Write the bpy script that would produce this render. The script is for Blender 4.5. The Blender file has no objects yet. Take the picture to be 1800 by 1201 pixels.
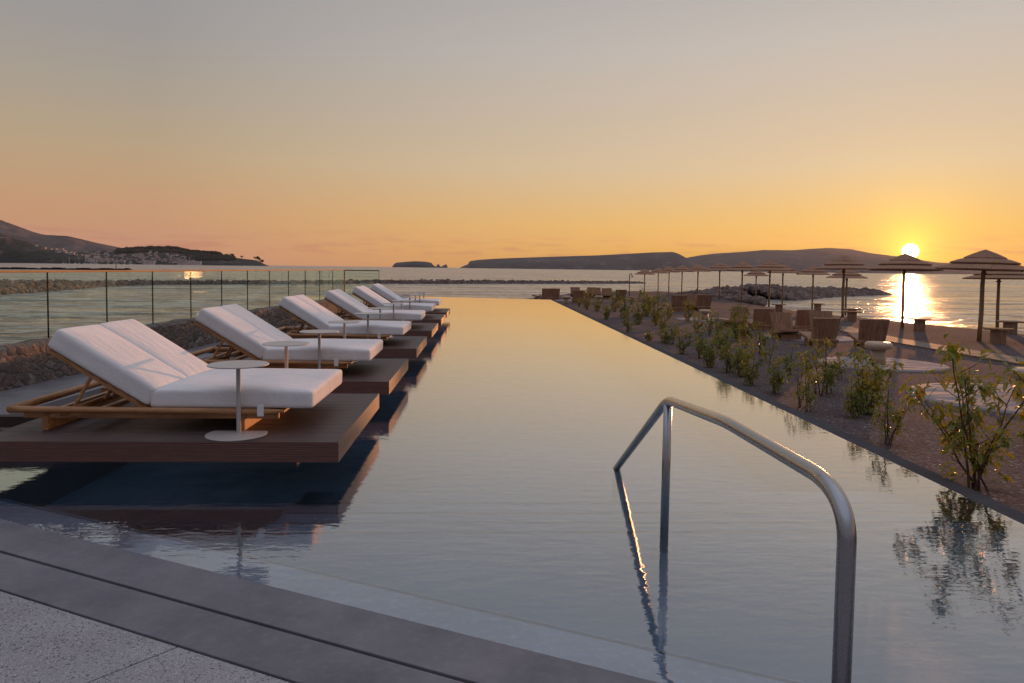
import bpy, bmesh, math, random
from mathutils import Vector, Matrix, noise
from mathutils.bvhtree import BVHTree
R = math.radians
SC = bpy.context.scene
COL = SC.collection

# ------------------------------------------------------------------ camera
F, CH = 1250.0, 1.61
PX0, PY0 = 900.0, 534.0
cam_d = bpy.data.cameras.new("camera")
cam = bpy.data.objects.new("camera", cam_d); COL.objects.link(cam)
cam_d.sensor_width = 36; cam_d.lens = 36 * F / 1800
cam_d.shift_y = (PY0 - 600.5) / 1800
cam_d.clip_start = 0.05; cam_d.clip_end = 80000
CAMR = (Matrix.Rotation(-0.040, 3, 'Z') @ Matrix.Rotation(math.pi/2 - 0.0496, 3, 'X') @ Matrix.Rotation(0.0126, 3, 'Z'))
cam.matrix_world = Matrix.Translation((0, 0, CH)) @ CAMR.to_4x4()
SC.camera = cam
CAMP = Vector((0, 0, CH))
def ray(px, py): return CAMR @ Vector(((px-PX0)/F, -(py-PY0)/F, -1))
def on(px, py, z=0.0):                       # the point of the level z seen at a pixel
    r = ray(px, py); return CAMP + r * ((z-CH)/r.z)
GA, GB = -0.03, -0.0125                      # beach level falls gently with Y
def gz(y): return GA + GB*y
def gp(px, py):
    r = ray(px, py); return CAMP + r * ((GA-CH)/(r.z - GB*r.y))
def far(px, py, D):
    r = ray(px, py); return CAMP + r * (D/r.y)

# ------------------------------------------------------------------ light, sky, exposure
SC.view_settings.view_transform = 'Standard'; SC.view_settings.look = 'None'
SC.view_settings.exposure = 1.0; SC.view_settings.gamma = 1
SUNV = ray(1600, 442).normalized()
SUN_EL = math.asin(SUNV.z); SUN_AZ = math.atan2(SUNV.x, SUNV.y)
sd = bpy.data.lights.new("sun", 'SUN'); sd.energy = 1.9; sd.angle = R(0.55); sd.color = (1.0, 0.40, 0.15)
so = bpy.data.objects.new("sun", sd); COL.objects.link(so)
so.rotation_euler = (-SUNV).to_track_quat('-Z', 'Y').to_euler(); so.location = (30, 40, 20)

def lin(c): return tuple(((v/255)/12.92 if v <= 10 else (((v/255)+.055)/1.055)**2.4) for v in c)
W = bpy.data.worlds.new("World"); SC.world = W; W.use_nodes = True
nt = W.node_tree; nt.nodes.clear()
class NB:
    def __init__(s, nt): s.nt = nt; s.N = nt.nodes; s.L = nt.links
    def n(s, t, **k):
        x = s.N.new(t)
        for a, b in k.items(): setattr(x, a, b)
        return x
    def set(s, sock, v):
        if v is None: return
        if isinstance(v, bpy.types.NodeSocket): s.L.new(v, sock)
        else:
            if sock.type == 'RGBA' and len(v) == 3: v = (*v, 1)
            sock.default_value = v
    def m(s, op, a, b=None, c=None, clamp=False):
        x = s.n('ShaderNodeMath', operation=op, use_clamp=clamp)
        for i, v in enumerate((a, b, c)): s.set(x.inputs[i], v)
        return x.outputs[0]
    def vm(s, op, a, b=None, out=0):
        x = s.n('ShaderNodeVectorMath', operation=op); s.set(x.inputs[0], a); s.set(x.inputs[1], b)
        return x.outputs[out]
    def mix(s, f, a, b, mode='MIX'):
        x = s.n('ShaderNodeMix', data_type='RGBA', blend_type=mode); x.clamp_result = False
        s.set(x.inputs[0], f); s.set(x.inputs[6], a); s.set(x.inputs[7], b); return x.outputs[2]
    def ramp(s, f, st, interp='LINEAR'):
        x = s.n('ShaderNodeValToRGB'); e = x.color_ramp; e.interpolation = interp
        while len(e.elements) < len(st): e.elements.new(0.5)
        for q, (p, c) in zip(e.elements, st):
            q.position = p; q.color = (*c, 1) if len(c) == 3 else c
        s.set(x.inputs[0], f); return x.outputs[0]
    def mr(s, v, a, b, c=0.0, d=1.0, smooth=False):
        x = s.n('ShaderNodeMapRange'); x.interpolation_type = 'SMOOTHSTEP' if smooth else 'LINEAR'
        for i, q in enumerate((v, a, b, c, d)): s.set(x.inputs[i], q)
        return x.outputs[0]
    def noise(s, vec, sc, det=3, rough=.55, out=0, dist=0):
        x = s.n('ShaderNodeTexNoise'); s.set(x.inputs['Vector'], vec); x.inputs['Scale'].default_value = sc
        x.inputs['Detail'].default_value = det; x.inputs['Roughness'].default_value = rough
        x.inputs['Distortion'].default_value = dist
        return x.outputs[out]
    def scale(s, vec, k):
        x = s.n('ShaderNodeMapping'); s.set(x.inputs[0], vec); x.inputs[3].default_value = k; return x.outputs[0]

b = NB(nt)
tc = b.n('ShaderNodeTexCoord').outputs['Generated']
dirn = b.vm('NORMALIZE', tc)
sep = b.n('ShaderNodeSeparateXYZ'); b.L.new(dirn, sep.inputs[0]); z = sep.outputs[2]
sundot = b.vm('DOT_PRODUCT', dirn, tuple(SUNV), out=1)
# elevation runs (ramp 0..1 = sin(elevation) 0..0.5); far from the sun, and toward the sun
el = b.mr(z, 0.0, 0.5)
def st(*a): return [(p, lin(c)) for p, c in a]
away = b.ramp(el, st((0.0, (196, 140, 118)), (.045, (201, 146, 116)), (.115, (201, 152, 113)), (.27, (185, 161, 128)),
                     (.42, (168, 158, 143)), (.57, (155, 152, 150)), (.8, (146, 147, 150)), (1.0, (142, 145, 153))))
near = b.ramp(el, st((0.0, (226, 163, 70)), (.045, (231, 175, 70)), (.115, (230, 186, 100)), (.27, (215, 193, 158)),
                     (.42, (204, 188, 168)), (.57, (194, 187, 179)), (.8, (172, 170, 168)), (1.0, (158, 159, 163))))
hx = b.n('ShaderNodeCombineXYZ'); b.L.new(sep.outputs[0], hx.inputs[0]); b.L.new(sep.outputs[1], hx.inputs[1])
hdot = b.vm('DOT_PRODUCT', b.vm('NORMALIZE', hx.outputs[0]), (math.sin(SUN_AZ), math.cos(SUN_AZ), 0), out=1)
az = b.mr(hdot, .56, 1.0)
sky = b.mix(az, away, near)
# unseen overhead sky gets added brightness to lift the foreground; low rear sky darkened
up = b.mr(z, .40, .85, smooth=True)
back = b.mr(hdot, .45, -.7, smooth=True)
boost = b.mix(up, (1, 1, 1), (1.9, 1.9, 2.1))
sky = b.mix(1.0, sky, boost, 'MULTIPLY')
sky = b.mix(b.m('MULTIPLY', back, b.mr(z, .75, .15)), sky, (.20, .19, .24))
# thin cloud wisps low over the horizon
cv = b.scale(dirn, (6, 6, 60))
cl = b.m('MULTIPLY', b.mr(b.noise(cv, 3.0, 5, .6), .50, .62), b.m('MULTIPLY', b.mr(z, .012, .022), b.mr(z, .05, .03)))
sky = b.mix(b.m('MULTIPLY', cl, .5), sky, lin((186, 120, 98)))
# warm glow of the low sun
ang = b.m('ARCCOSINE', b.m('MINIMUM', sundot, 1.0))
def glow(w, k, c):
    f = b.m('MULTIPLY', b.m('EXPONENT', b.m('MULTIPLY', ang, -1/w)), k)
    return b.mix(1.0, (0, 0, 0), b.mix(f, (0, 0, 0), c), 'ADD')
g = b.mix(1.0, glow(.022, 1.3, (1.0, .66, .04)), glow(.085, .20, (1.0, .62, .0)), 'ADD')
sky = b.mix(1.0, sky, g, 'ADD')
disc = b.mr(ang, .0102, .0082, smooth=True)
sky = b.mix(disc, sky, (9.0, 7.5, 4.5))
# physical sky as a weak base under the dusk colours
nish = b.n('ShaderNodeTexSky', sky_type='NISHITA', sun_disc=False)
nish.sun_elevation = SUN_EL; nish.sun_rotation = SUN_AZ; nish.dust_density = 3
skymix = b.mix(1.0, sky, b.mix(.004, (0, 0, 0), nish.outputs[0]), 'ADD')
skymix = b.mix(b.mr(z, -.002, -.02), skymix, (.10, .085, .08))
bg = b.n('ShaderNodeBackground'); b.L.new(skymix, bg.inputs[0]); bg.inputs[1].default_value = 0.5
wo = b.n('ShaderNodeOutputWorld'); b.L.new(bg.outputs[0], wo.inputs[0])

# ------------------------------------------------------------------ materials
def mat(name, col=None, rough=.6, fn=None, **kw):
    m = bpy.data.materials.new(name); m.use_nodes = True
    q = NB(m.node_tree); p = q.N['Principled BSDF']
    p.inputs['Roughness'].default_value = rough
    if col: p.inputs['Base Color'].default_value = (*col, 1)
    for k, v in kw.items():
        p.inputs[k.replace('_', ' ')].default_value = v
    if fn: fn(q, p)
    return m
def ocoord(q): return q.n('ShaderNodeTexCoord').outputs['Object']
def wcoord(q): return q.n('ShaderNodeNewGeometry').outputs['Position']
def bump(q, p, h, dist, strength=1.0, sock='Normal'):
    x = q.n('ShaderNodeBump'); x.inputs['Distance'].default_value = dist; x.inputs['Strength'].default_value = strength
    q.set(x.inputs['Height'], h); q.L.new(x.outputs[0], p.inputs[sock]); return x.outputs[0]

def f_noisecol(c1, c2, sc, bd=.002, det=4, coord=ocoord, sc2=None, stretch=(1, 1, 1), lo=.35, hi=.65):
    def fn(q, p):
        v = q.scale(coord(q), stretch)
        n = q.noise(v, sc, det)
        q.L.new(q.mix(q.mr(n, lo, hi), c1, c2), p.inputs['Base Color'])
        if bd: bump(q, p, q.noise(v, sc2 or sc*3, det), bd)
    return fn

def f_fabric(q, p):
    v = ocoord(q); n = q.noise(v, 2.2, 4)
    q.L.new(q.mix(q.mr(n, .3, .7), (.70, .67, .66), (.80, .77, .75)), p.inputs['Base Color'])
    w = q.noise(v, 420, 2); wr = q.noise(q.scale(v, (3, 9, 3)), 1.3, 5, .6)
    h = q.m('ADD', q.m('MULTIPLY', w, .06), q.m('MULTIPLY', wr, .8)); bump(q, p, h, .026)
    p.inputs['Sheen Weight'].default_value = .15
M = {}
M['fabric'] = mat('woven_fabric', rough=.95, fn=f_fabric)
M['strap'] = mat('strap_fabric', (.72, .70, .70), .9)
def f_teak(q, p):
    v = q.scale(ocoord(q), (1, 6, 6)); n = q.noise(v, 5, 5, .6, dist=.6)
    q.L.new(q.ramp(n, [(.25, (.23, .095, .035)), (.55, (.40, .19, .075)), (.8, (.52, .28, .12))]), p.inputs['Base Color'])
    bump(q, p, n, .002)
M['teak'] = mat('oiled_teak', rough=.45, fn=f_teak)
def f_deck(q, p):
    v = wcoord(q); s = q.n('ShaderNodeSeparateXYZ'); q.L.new(v, s.inputs[0])
    n = q.noise(q.scale(v, (1.2, 26, 26)), 3, 5, .6)
    bn = q.n('ShaderNodeTexWhiteNoise'); bn.noise_dimensions = '1D'
    q.L.new(q.m('FLOOR', q.m('DIVIDE', s.outputs[1], .146)), bn.inputs['W'])
    c = q.mix(q.mr(n, .3, .7), (.055, .036, .033), (.085, .056, .052))
    c = q.mix(q.m('MULTIPLY', bn.outputs[0], .35), c, (.082, .057, .054))
    q.L.new(c, p.inputs['Base Color'])
    rib = q.m('ABSOLUTE', q.m('SINE', q.m('MULTIPLY', s.outputs[1], math.pi/.0125)))
    bump(q, p, q.m('ADD', rib, q.m('MULTIPLY', n, .5)), .0015)
M['deck'] = mat('composite_decking', rough=.55, fn=f_deck)
def f_fascia(q, p):
    v = wcoord(q); s = q.n('ShaderNodeSeparateXYZ'); q.L.new(v, s.inputs[0])
    n = q.noise(q.scale(v, (2, 2, 40)), 3, 5, .6)
    gr = q.m('POWER', q.m('ABSOLUTE', q.m('SINE', q.m('MULTIPLY', s.outputs[2], math.pi/.0135))), .5)
    q.L.new(q.mix(gr, (.02, .011, .009), q.mix(q.mr(n, .3, .7), (.115, .044, .032), (.20, .080, .052))), p.inputs['Base Color'])
    bump(q, p, gr, .004)
M['fascia'] = mat('ribbed_fascia_board', rough=.5, fn=f_fascia)
M['dark'] = mat('dark_support', (.008, .008, .010), .9)
M['supp'] = mat('stained_support_post', (.045, .022, .016), .7)
M['taupe'] = mat('powder_coated_metal', rough=.45, fn=f_noisecol((.42, .39, .36), (.47, .44, .41), 3, .0003))
def f_steel(q, p):
    v = wcoord(q); n = q.noise(q.scale(v, (60, 6, 60)), 6, 4)
    q.L.new(q.mr(n, .3, .7, .22, .36), p.inputs['Roughness'])
    q.L.new(q.mix(q.mr(q.noise(v, 30, 3), .62, .72), (.36, .36, .37), (.30, .29, .285)), p.inputs['Base Color'])
M['steel'] = mat('brushed_steel', rough=.2, fn=f_steel, Metallic=1.0)
def f_terrazzo(q, p):
    v = wcoord(q); vo = q.n('ShaderNodeTexVoronoi'); vo.inputs['Scale'].default_value = 140; q.L.new(v, vo.inputs['Vector'])
    sp = q.n('ShaderNodeSeparateColor'); q.L.new(vo.outputs['Color'], sp.inputs[0])
    chip = q.m('MULTIPLY', q.mr(sp.outputs[0], .45, .95), q.mr(vo.outputs['Distance'], .5, .25))
    base = q.mix(q.mr(q.noise(v, 2.5, 5), .3, .7), (.27, .25, .257), (.33, .31, .318))
    base = q.mix(q.mr(sp.outputs[1], .86, .94), base, (.10, .095, .10))
    q.L.new(q.mix(q.m('MULTIPLY', chip, .9), base, (.60, .58, .58)), p.inputs['Base Color'])
    bump(q, p, q.noise(v, 160, 3), .002)
M['terrazzo'] = mat('exposed_aggregate', rough=.8, fn=f_terrazzo)
def f_stone(c1, c2, wet=0, bp=.0012):
    def fn(q, p):
        v = wcoord(q); n = q.noise(v, 1.7, 6, .6); n2 = q.noise(v, 22, 4, .65)
        c = q.mix(q.mr(n, .3, .7), c1, c2); c = q.mix(q.mr(n2, .5, .75, 0, .5 if wet else .22), c, tuple(x*1.6 for x in c2))
        q.L.new(c, p.inputs['Base Color'])
        q.L.new(q.mr(q.noise(v, 3, 4), .35, .65, .35, .7), p.inputs['Roughness'])
        bump(q, p, q.noise(v, 60, 4), bp)
    return fn
M['coping'] = mat('honed_coping_stone', Specular_IOR_Level=.25, fn=f_stone((.12, .115, .13), (.195, .188, .205)))
M['sidecoping'] = mat('dark_coping_stone', Specular_IOR_Level=0.0, fn=f_stone((.075, .070, .072), (.10, .094, .096), 0, .0001))  # darker tone than the near coping, no specular
M['ledge'] = mat('wet_ledge_stone', fn=f_stone((.24, .24, .28), (.36, .36, .41), 1))
M['poolfloor'] = mat('slate_pool_tile', fn=f_stone((.105, .145, .195), (.155, .20, .25)))
M['stepedge'] = mat('step_nosing', (.085, .10, .125), .6)
M['path'] = mat('path_concrete', fn=f_stone((.15, .14, .155), (.20, .19, .20)))
def f_gravel(q, p):
    v = wcoord(q); vo = q.n('ShaderNodeTexVoronoi'); vo.inputs['Scale'].default_value = 42; q.L.new(v, vo.inputs['Vector'])
    sp = q.n('ShaderNodeSeparateColor'); q.L.new(vo.outputs['Color'], sp.inputs[0])
    big = q.noise(q.scale(v, (1, 1, 1)), .55, 5, .6)
    c = q.mix(q.mr(sp.outputs[0], 0, 1), (.066, .048, .046), (.155, .120, .115))
    c = q.mix(q.mr(big, .35, .65), c, q.mix(.5, c, (.100, .074, .074)))
    c = q.mix(q.mr(sp.outputs[1], .93, .97), c, (.25, .22, .21))
    q.L.new(c, p.inputs['Base Color'])
    rip = q.noise(q.scale(v, (1, 3.5, 1)), 2.6, 4, .6)
    h = q.m('ADD', q.m('MULTIPLY', q.m('SUBTRACT', .6, vo.outputs['Distance']), .22), q.m('MULTIPLY', rip, .6))
    bump(q, p, h, .018)
M['gravel'] = mat('beach_gravel', rough=1.0, fn=f_gravel, Specular_IOR_Level=0.03)
def f_rock(q, p):
    v = wcoord(q); n = q.noise(v, 1.1, 6, .65)
    q.L.new(q.ramp(n, [(.25, (.08, .05, .042)), (.5, (.17, .115, .095)), (.75, (.30, .215, .18))]), p.inputs['Base Color'])
    bump(q, p, q.noise(v, 5, 5, .7), .08)
M['rock'] = mat('breakwater_rock', rough=.9, fn=f_rock)
def f_wall(q, p):
    v = q.scale(wcoord(q), (1, 1, 1.35)); d = q.vm('ADD', v, q.vm('SCALE', q.noise(v, 4, 2, out=1), None))
    nz = q.n('ShaderNodeVectorMath', operation='SCALE'); q.L.new(q.noise(v, 5, 3, out=1), nz.inputs[0]); nz.inputs['Scale'].default_value = .22
    vv = q.vm('ADD', v, nz.outputs[0])
    e = q.n('ShaderNodeTexVoronoi', feature='DISTANCE_TO_EDGE'); e.inputs['Scale'].default_value = 6.2; q.L.new(vv, e.inputs['Vector'])
    c = q.n('ShaderNodeTexVoronoi'); c.inputs['Scale'].default_value = 6.2; q.L.new(vv, c.inputs['Vector'])
    sp = q.n('ShaderNodeSeparateColor'); q.L.new(c.outputs['Color'], sp.inputs[0])
    n = q.noise(v, 14, 6, .7)
    st_ = q.ramp(sp.outputs[0], [(0, (.11, .085, .07)), (.3, (.20, .165, .15)), (.6, (.30, .20, .15)), (.8, (.15, .135, .14)), (1, (.36, .31, .28))])
    st_ = q.mix(q.mr(n, .35, .65, 0, .55), st_, (.09, .07, .06))
    q.L.new(q.mix(q.mr(e.outputs['Distance'], .02, .10), (.15, .125, .115), st_), p.inputs['Base Color'])
    h = q.m('ADD', q.m('MULTIPLY', q.mr(e.outputs['Distance'], .0, .22), .5), q.m('MULTIPLY', n, .9)); bump(q, p, h, .05)
M['stonewall'] = mat('rubble_masonry', rough=.9, fn=f_wall)
def f_woodslab(q, p):
    oi = q.n('ShaderNodeObjectInfo'); v = q.vm('ADD', ocoord(q), q.vm('SCALE', oi.outputs['Location'], None))
    v = q.scale(v, (7, 2, .8)); n = q.noise(v, 2.6, 5, .6, dist=1.0)
    q.L.new(q.ramp(n, [(.28, (.15, .068, .032)), (.5, (.28, .145, .075)), (.75, (.42, .25, .145))]), p.inputs['Base Color'])
    bump(q, p, n, .004)
M['slab'] = mat('weathered_solid_wood', rough=.65, fn=f_woodslab)
M['palewood'] = mat('pale_turned_wood', rough=.4, fn=f_noisecol((.36, .24, .15), (.50, .36, .24), 4, .001, stretch=(1, 1, 4)))
def f_thatch(q, p):
    v = ocoord(q); s = q.n('ShaderNodeSeparateXYZ'); q.L.new(v, s.inputs[0])
    a = q.m('ARCTAN2', s.outputs[1], s.outputs[0])
    cb = q.n('ShaderNodeCombineXYZ'); q.L.new(q.m('MULTIPLY', a, 30.0), cb.inputs[0]); q.L.new(q.m('MULTIPLY', s.outputs[2], 3.0), cb.inputs[1])
    n = q.noise(cb.outputs[0], 1.6, 4, .7)
    q.L.new(q.ramp(n, [(.3, (.18, .088, .048)), (.5, (.35, .18, .10)), (.72, (.52, .31, .19))]), p.inputs['Base Color'])
    bump(q, p, n, .03)
M['thatch'] = mat('reed_thatch', rough=.9, fn=f_thatch)
M['pole'] = mat('debarked_pole', rough=.6, fn=f_noisecol((.24, .13, .055), (.36, .21, .10), 4, .002, stretch=(6, 6, .7)))
def f_mat(q, p):
    v = ocoord(q); n = q.noise(q.scale(v, (1, 2.2, 1)), 1.5, 3, .5); w = q.noise(v, 90, 2)
    q.L.new(q.mix(q.mr(w, .3, .7), (.24, .21, .205), (.32, .285, .275)), p.inputs['Base Color']); bump(q, p, n, .06)
M['mat'] = mat('woven_mat', rough=.9, fn=f_mat, Specular_IOR_Level=.1)
M['plank'] = mat('boardwalk_plank', rough=.75, fn=f_noisecol((.14, .10, .07), (.22, .165, .12), 3, .002, coord=wcoord, stretch=(1, 8, 1)))
M['rail'] = mat('timber_handrail', rough=.7, fn=f_noisecol((.33, .17, .06), (.42, .23, .09), 3, .001, coord=wcoord))
M['joint'] = mat('glass_edge_joint', (.004, .006, .005), .9, Specular_IOR_Level=0.0)
def f_leaf(q, p):
    v = wcoord(q); n = q.noise(v, 9, 3, .7); n2 = q.noise(v, 45, 2, .7)
    c = q.ramp(n, [(.28, (.07, .12, .015)), (.46, (.16, .19, .022)), (.58, (.29, .24, .03)), (.72, (.44, .21, .03))])
    c = q.mix(q.mr(n2, .35, .7, 0, .6), c, (.10, .12, .015))
    q.L.new(c, p.inputs['Base Color'])
    t = q.n('ShaderNodeBsdfTranslucent'); q.L.new(q.mix(1.0, c, (1.5, 1.35, .6), 'MULTIPLY'), t.inputs[0])
    mx = q.n('ShaderNodeMixShader'); mx.inputs[0].default_value = .38
    q.L.new(p.outputs[0], mx.inputs[1]); q.L.new(t.outputs[0], mx.inputs[2])
    q.L.new(mx.outputs[0], q.N['Material Output'].inputs[0])
M['leaf'] = mat('glossy_leaf', rough=.35, fn=f_leaf)
M['stem'] = mat('young_bark', rough=.8, fn=f_noisecol((.06, .03, .022), (.12, .065, .045), 30, .001))
def f_hill(c1, c2, c3, sc):
    def fn(q, p):
        v = wcoord(q); n = q.noise(q.scale(v, (1, 1, 1.6)), sc, 8, .65)
        n2 = q.noise(q.scale(v, (1.0, 1.0, .7)), sc*5, 4, .6)
        c = q.mix(q.mr(n, .35, .6), c1, c2)
        c = q.mix(q.m('MULTIPLY', q.mr(n, .54, .64), q.mr(n2, .48, .62)), c, c3)
        q.L.new(c, p.inputs['Base Color']); bump(q, p, n, 45)
    return fn
M['hill'] = mat('scrub_hillside', rough=.95, fn=f_hill((.045, .038, .038), (.080, .064, .062), (.20, .165, .155), .006))
M['hilldark'] = mat('dark_headland', rough=.95, fn=f_hill((.016, .018, .013), (.04, .036, .028), (.24, .15, .11), .012))
M['wood'] = mat('pine_wood_foliage', rough=.95, fn=f_noisecol((.010, .013, .008), (.03, .032, .018), .08, 0, coord=wcoord))
M['render_w'] = mat('lime_render', rough=.85, fn=f_noisecol((.45, .37, .34), (.80, .64, .58), .02, 0, coord=wcoord))
M['tile'] = mat('clay_roof_tile', rough=.85, fn=f_noisecol((.10, .055, .045), (.16, .085, .065), .05, 0, coord=wcoord))
M['win'] = mat('dark_window', (.03, .03, .035), .2)
M['white'] = mat('painted_hull', (.7, .7, .7), .4)
M['metal'] = mat('mast_alloy', (.55, .5, .48), .4)

def schlick(q, nrm, f0, f1, pw):
    ge = q.n('ShaderNodeNewGeometry'); n_ = nrm or ge.outputs['Normal']
    c = q.m('ABSOLUTE', q.vm('DOT_PRODUCT', n_, ge.outputs['Incoming'], out=1))
    return q.m('ADD', q.m('MULTIPLY', q.m('POWER', q.m('SUBTRACT', 1.0, c, clamp=True), pw), f1), f0)
def f_glass(q, p):
    t = q.n('ShaderNodeBsdfTransparent'); t.inputs[0].default_value = (.92, .985, .93, 1)
    g_ = q.n('ShaderNodeBsdfGlossy'); g_.inputs['Roughness'].default_value = .0; g_.inputs[0].default_value = (.9, 1, .92, 1)
    fr = schlick(q, None, .035, .6, 5.0)
    mx = q.n('ShaderNodeMixShader'); q.L.new(fr, mx.inputs[0]); q.L.new(t.outputs[0], mx.inputs[1]); q.L.new(g_.outputs[0], mx.inputs[2])
    q.L.new(mx.outputs[0], q.N['Material Output'].inputs[0])
M['glass'] = mat('green_safety_glass', fn=f_glass)
def f_pool(q, p):
    v = wcoord(q)
    h1 = q.noise(q.scale(v, (.8, 2.2, 1)), 5.5, 3, .5); h2 = q.noise(q.scale(v, (1, 1.8, 1)), 16, 2, .5)
    h = q.m('ADD', h1, q.m('MULTIPLY', h2, .22))
    bm_ = q.n('ShaderNodeBump'); bm_.inputs['Distance'].default_value = .0021; q.L.new(h, bm_.inputs['Height'])
    t = q.n('ShaderNodeBsdfTransparent'); t.inputs[0].default_value = (.66, .78, .86, 1)
    g_ = q.n('ShaderNodeBsdfGlossy'); g_.inputs['Roughness'].default_value = .015; g_.inputs[0].default_value = (1, 1, 1, 1)
    q.L.new(bm_.outputs[0], g_.inputs['Normal'])
    fr = schlick(q, bm_.outputs[0], .08, .92, 2.15)
    mx = q.n('ShaderNodeMixShader'); q.L.new(fr, mx.inputs[0]); q.L.new(t.outputs[0], mx.inputs[1]); q.L.new(g_.outputs[0], mx.inputs[2])
    q.L.new(mx.outputs[0], q.N['Material Output'].inputs[0])
M['poolwater'] = mat('still_pool_water', fn=f_pool)
def f_sea(q, p):
    v = wcoord(q)
    n1 = q.noise(q.scale(v, (.45, 1, 1)), .045, 2, .5); n2 = q.noise(q.scale(v, (.45, 1, 1)), .16, 2, .5, dist=.5)
    n3 = q.noise(q.scale(v, (.5, 1, 1)), .6, 2, .55, dist=.6); n4 = q.noise(q.scale(v, (.6, 1, 1)), 2.1, 3, .6, dist=.4)
    h = q.m('ADD', q.m('ADD', q.m('MULTIPLY', n1, 7.0), q.m('MULTIPLY', n2, 3.4)), q.m('ADD', q.m('MULTIPLY', n3, 1.15), q.m('MULTIPLY', n4, .28)))
    bump(q, p, h, 1.0, 1.0)
    rp = q.m('ADD', q.m('MULTIPLY', n2, .5), q.m('ADD', q.m('MULTIPLY', n3, .8), q.m('MULTIPLY', n4, 1.1)))
    q.L.new(q.mix(q.mr(rp, 1.08, 1.33), (.12, .11, .10), (.46, .45, .42)), p.inputs['Base Color'])  # bright sky sheen and dark wave faces painted into the base colour
    patch = q.noise(v, .02, 3)
    q.L.new(q.mr(patch, .35, .65, .16, .26), p.inputs['Roughness'])
    p.inputs['IOR'].default_value = 1.4
M['sea'] = mat('sea_water', (.17, .175, .165), .3, f_sea)

# ------------------------------------------------------------------ mesh helpers
class MB:
    def __init__(s): s.v = []; s.f = []; s.mi = []; s.cur = 0
    def add(s, vs, fs, mtx=None):
        o = len(s.v)
        s.v += [tuple(mtx @ Vector(q)) if mtx else tuple(q) for q in vs]
        s.f += [tuple(i+o for i in f) for f in fs]; s.mi += [s.cur]*len(fs)
    def box(s, x0, x1, y0, y1, z0, z1, mtx=None):
        vs = [(x, y, z) for z in (z0, z1) for y in (y0, y1) for x in (x0, x1)]
        s.add(vs, [(0, 2, 3, 1), (4, 5, 7, 6), (0, 1, 5, 4), (2, 6, 7, 3), (0, 4, 6, 2), (1, 3, 7, 5)], mtx)
    def prism(s, poly, z0, z1, mtx=None):          # poly in xy, ccw
        n = len(poly); vs = [(x, y, z0) for x, y in poly] + [(x, y, z1) for x, y in poly]
        fs = [tuple(reversed(range(n))), tuple(range(n, 2*n))] + [(i, (i+1) % n, n+(i+1) % n, n+i) for i in range(n)]
        s.add(vs, fs, mtx)
    def tube(s, pts, rad, seg=10, cap=True, flat=1.0):
        pts = [Vector(p) for p in pts]; n = len(pts)
        if not hasattr(rad, '__len__'): rad = [rad]*n
        t0 = (pts[1]-pts[0]).normalized(); ref = Vector((0, 0, 1)) if abs(t0.z) < .9 else Vector((1, 0, 0))
        u = t0.cross(ref).normalized(); vs = []
        for i, p in enumerate(pts):
            t = ((pts[min(i+1, n-1)]-p).normalized() + (p-pts[max(i-1, 0)]).normalized()).normalized()
            u = (u - t*u.dot(t)).normalized(); w = t.cross(u)
            for k in range(seg):
                a = 2*math.pi*k/seg; vs.append(p + (u*math.cos(a) + w*math.sin(a)*flat)*rad[i])
        fs = [(i*seg+k, i*seg+(k+1) % seg, (i+1)*seg+(k+1) % seg, (i+1)*seg+k) for i in range(n-1) for k in range(seg)]
        if cap: fs += [tuple(reversed(range(seg))), tuple(range((n-1)*seg, n*seg))]
        s.add(vs, fs)
    def lathe(s, prof, seg=32, mtx=None, wob=None):
        n = len(prof); vs = []
        for i, (r, z) in enumerate(prof):
            for k in range(seg):
                a = 2*math.pi*k/seg; q = r*(1+(wob(k, i) if wob else 0)); vs.append((q*math.cos(a), q*math.sin(a), z))
        fs = [(i*seg+k, i*seg+(k+1) % seg, (i+1)*seg+(k+1) % seg, (i+1)*seg+k) for i in range(n-1) for k in range(seg)]
        fs += [tuple(reversed(range(seg))), tuple(range((n-1)*seg, n*seg))]
        s.add(vs, fs, mtx)
    def build(s, name, m, parent=None, smooth=False, bevel=0, segs=2, sub=0, loc=None):
        me = bpy.data.meshes.new(name); me.from_pydata(s.v, [], s.f); me.validate()
        bm_ = bmesh.new(); bm_.from_mesh(me)
        bmesh.ops.recalc_face_normals(bm_, faces=bm_.faces)
        if bevel:
            bmesh.ops.bevel(bm_, geom=bm_.edges[:], offset=bevel, segments=segs, profile=.6, affect='EDGES', clamp_overlap=True)
        bm_.to_mesh(me); bm_.free()
        if smooth: me.polygons.foreach_set('use_smooth', [True]*len(me.polygons))
        me.materials.append(m)
        o = bpy.data.objects.new(name, me); COL.objects.link(o)
        if parent: o.parent = parent
        if loc: o.location = loc
        return o
ORD = ['nearest', 'second', 'third', 'fourth', 'fifth', 'sixth', 'seventh', 'eighth', 'ninth', 'tenth', 'eleventh', 'twelfth',
       'thirteenth', 'fourteenth', 'fifteenth', 'sixteenth', 'seventeenth', 'eighteenth', 'nineteenth', 'twentieth']
def tag(o, label=None, cat=None, group=None, kind=None):
    if label: o['label'] = label
    if cat: o['category'] = cat
    if group: o['group'] = group
    if kind: o['kind'] = kind
    return o
def thing(name, loc=(0, 0, 0), rz=0):
    o = bpy.data.objects.new(name, None); COL.objects.link(o); o.location = loc; o.rotation_euler = (0, 0, rz)
    o.empty_display_size = .2; return o
KIDS = {}
def kids(o): return [c for c in bpy.data.objects if c.parent == o]
def copy_tree(o, parent=None):
    c = o.copy(); COL.objects.link(c); c.parent = parent
    for k in (KIDS.get(o.name) or KIDS.setdefault(o.name, kids(o))): copy_tree(k, c)
    return c
random.seed(7)

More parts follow.
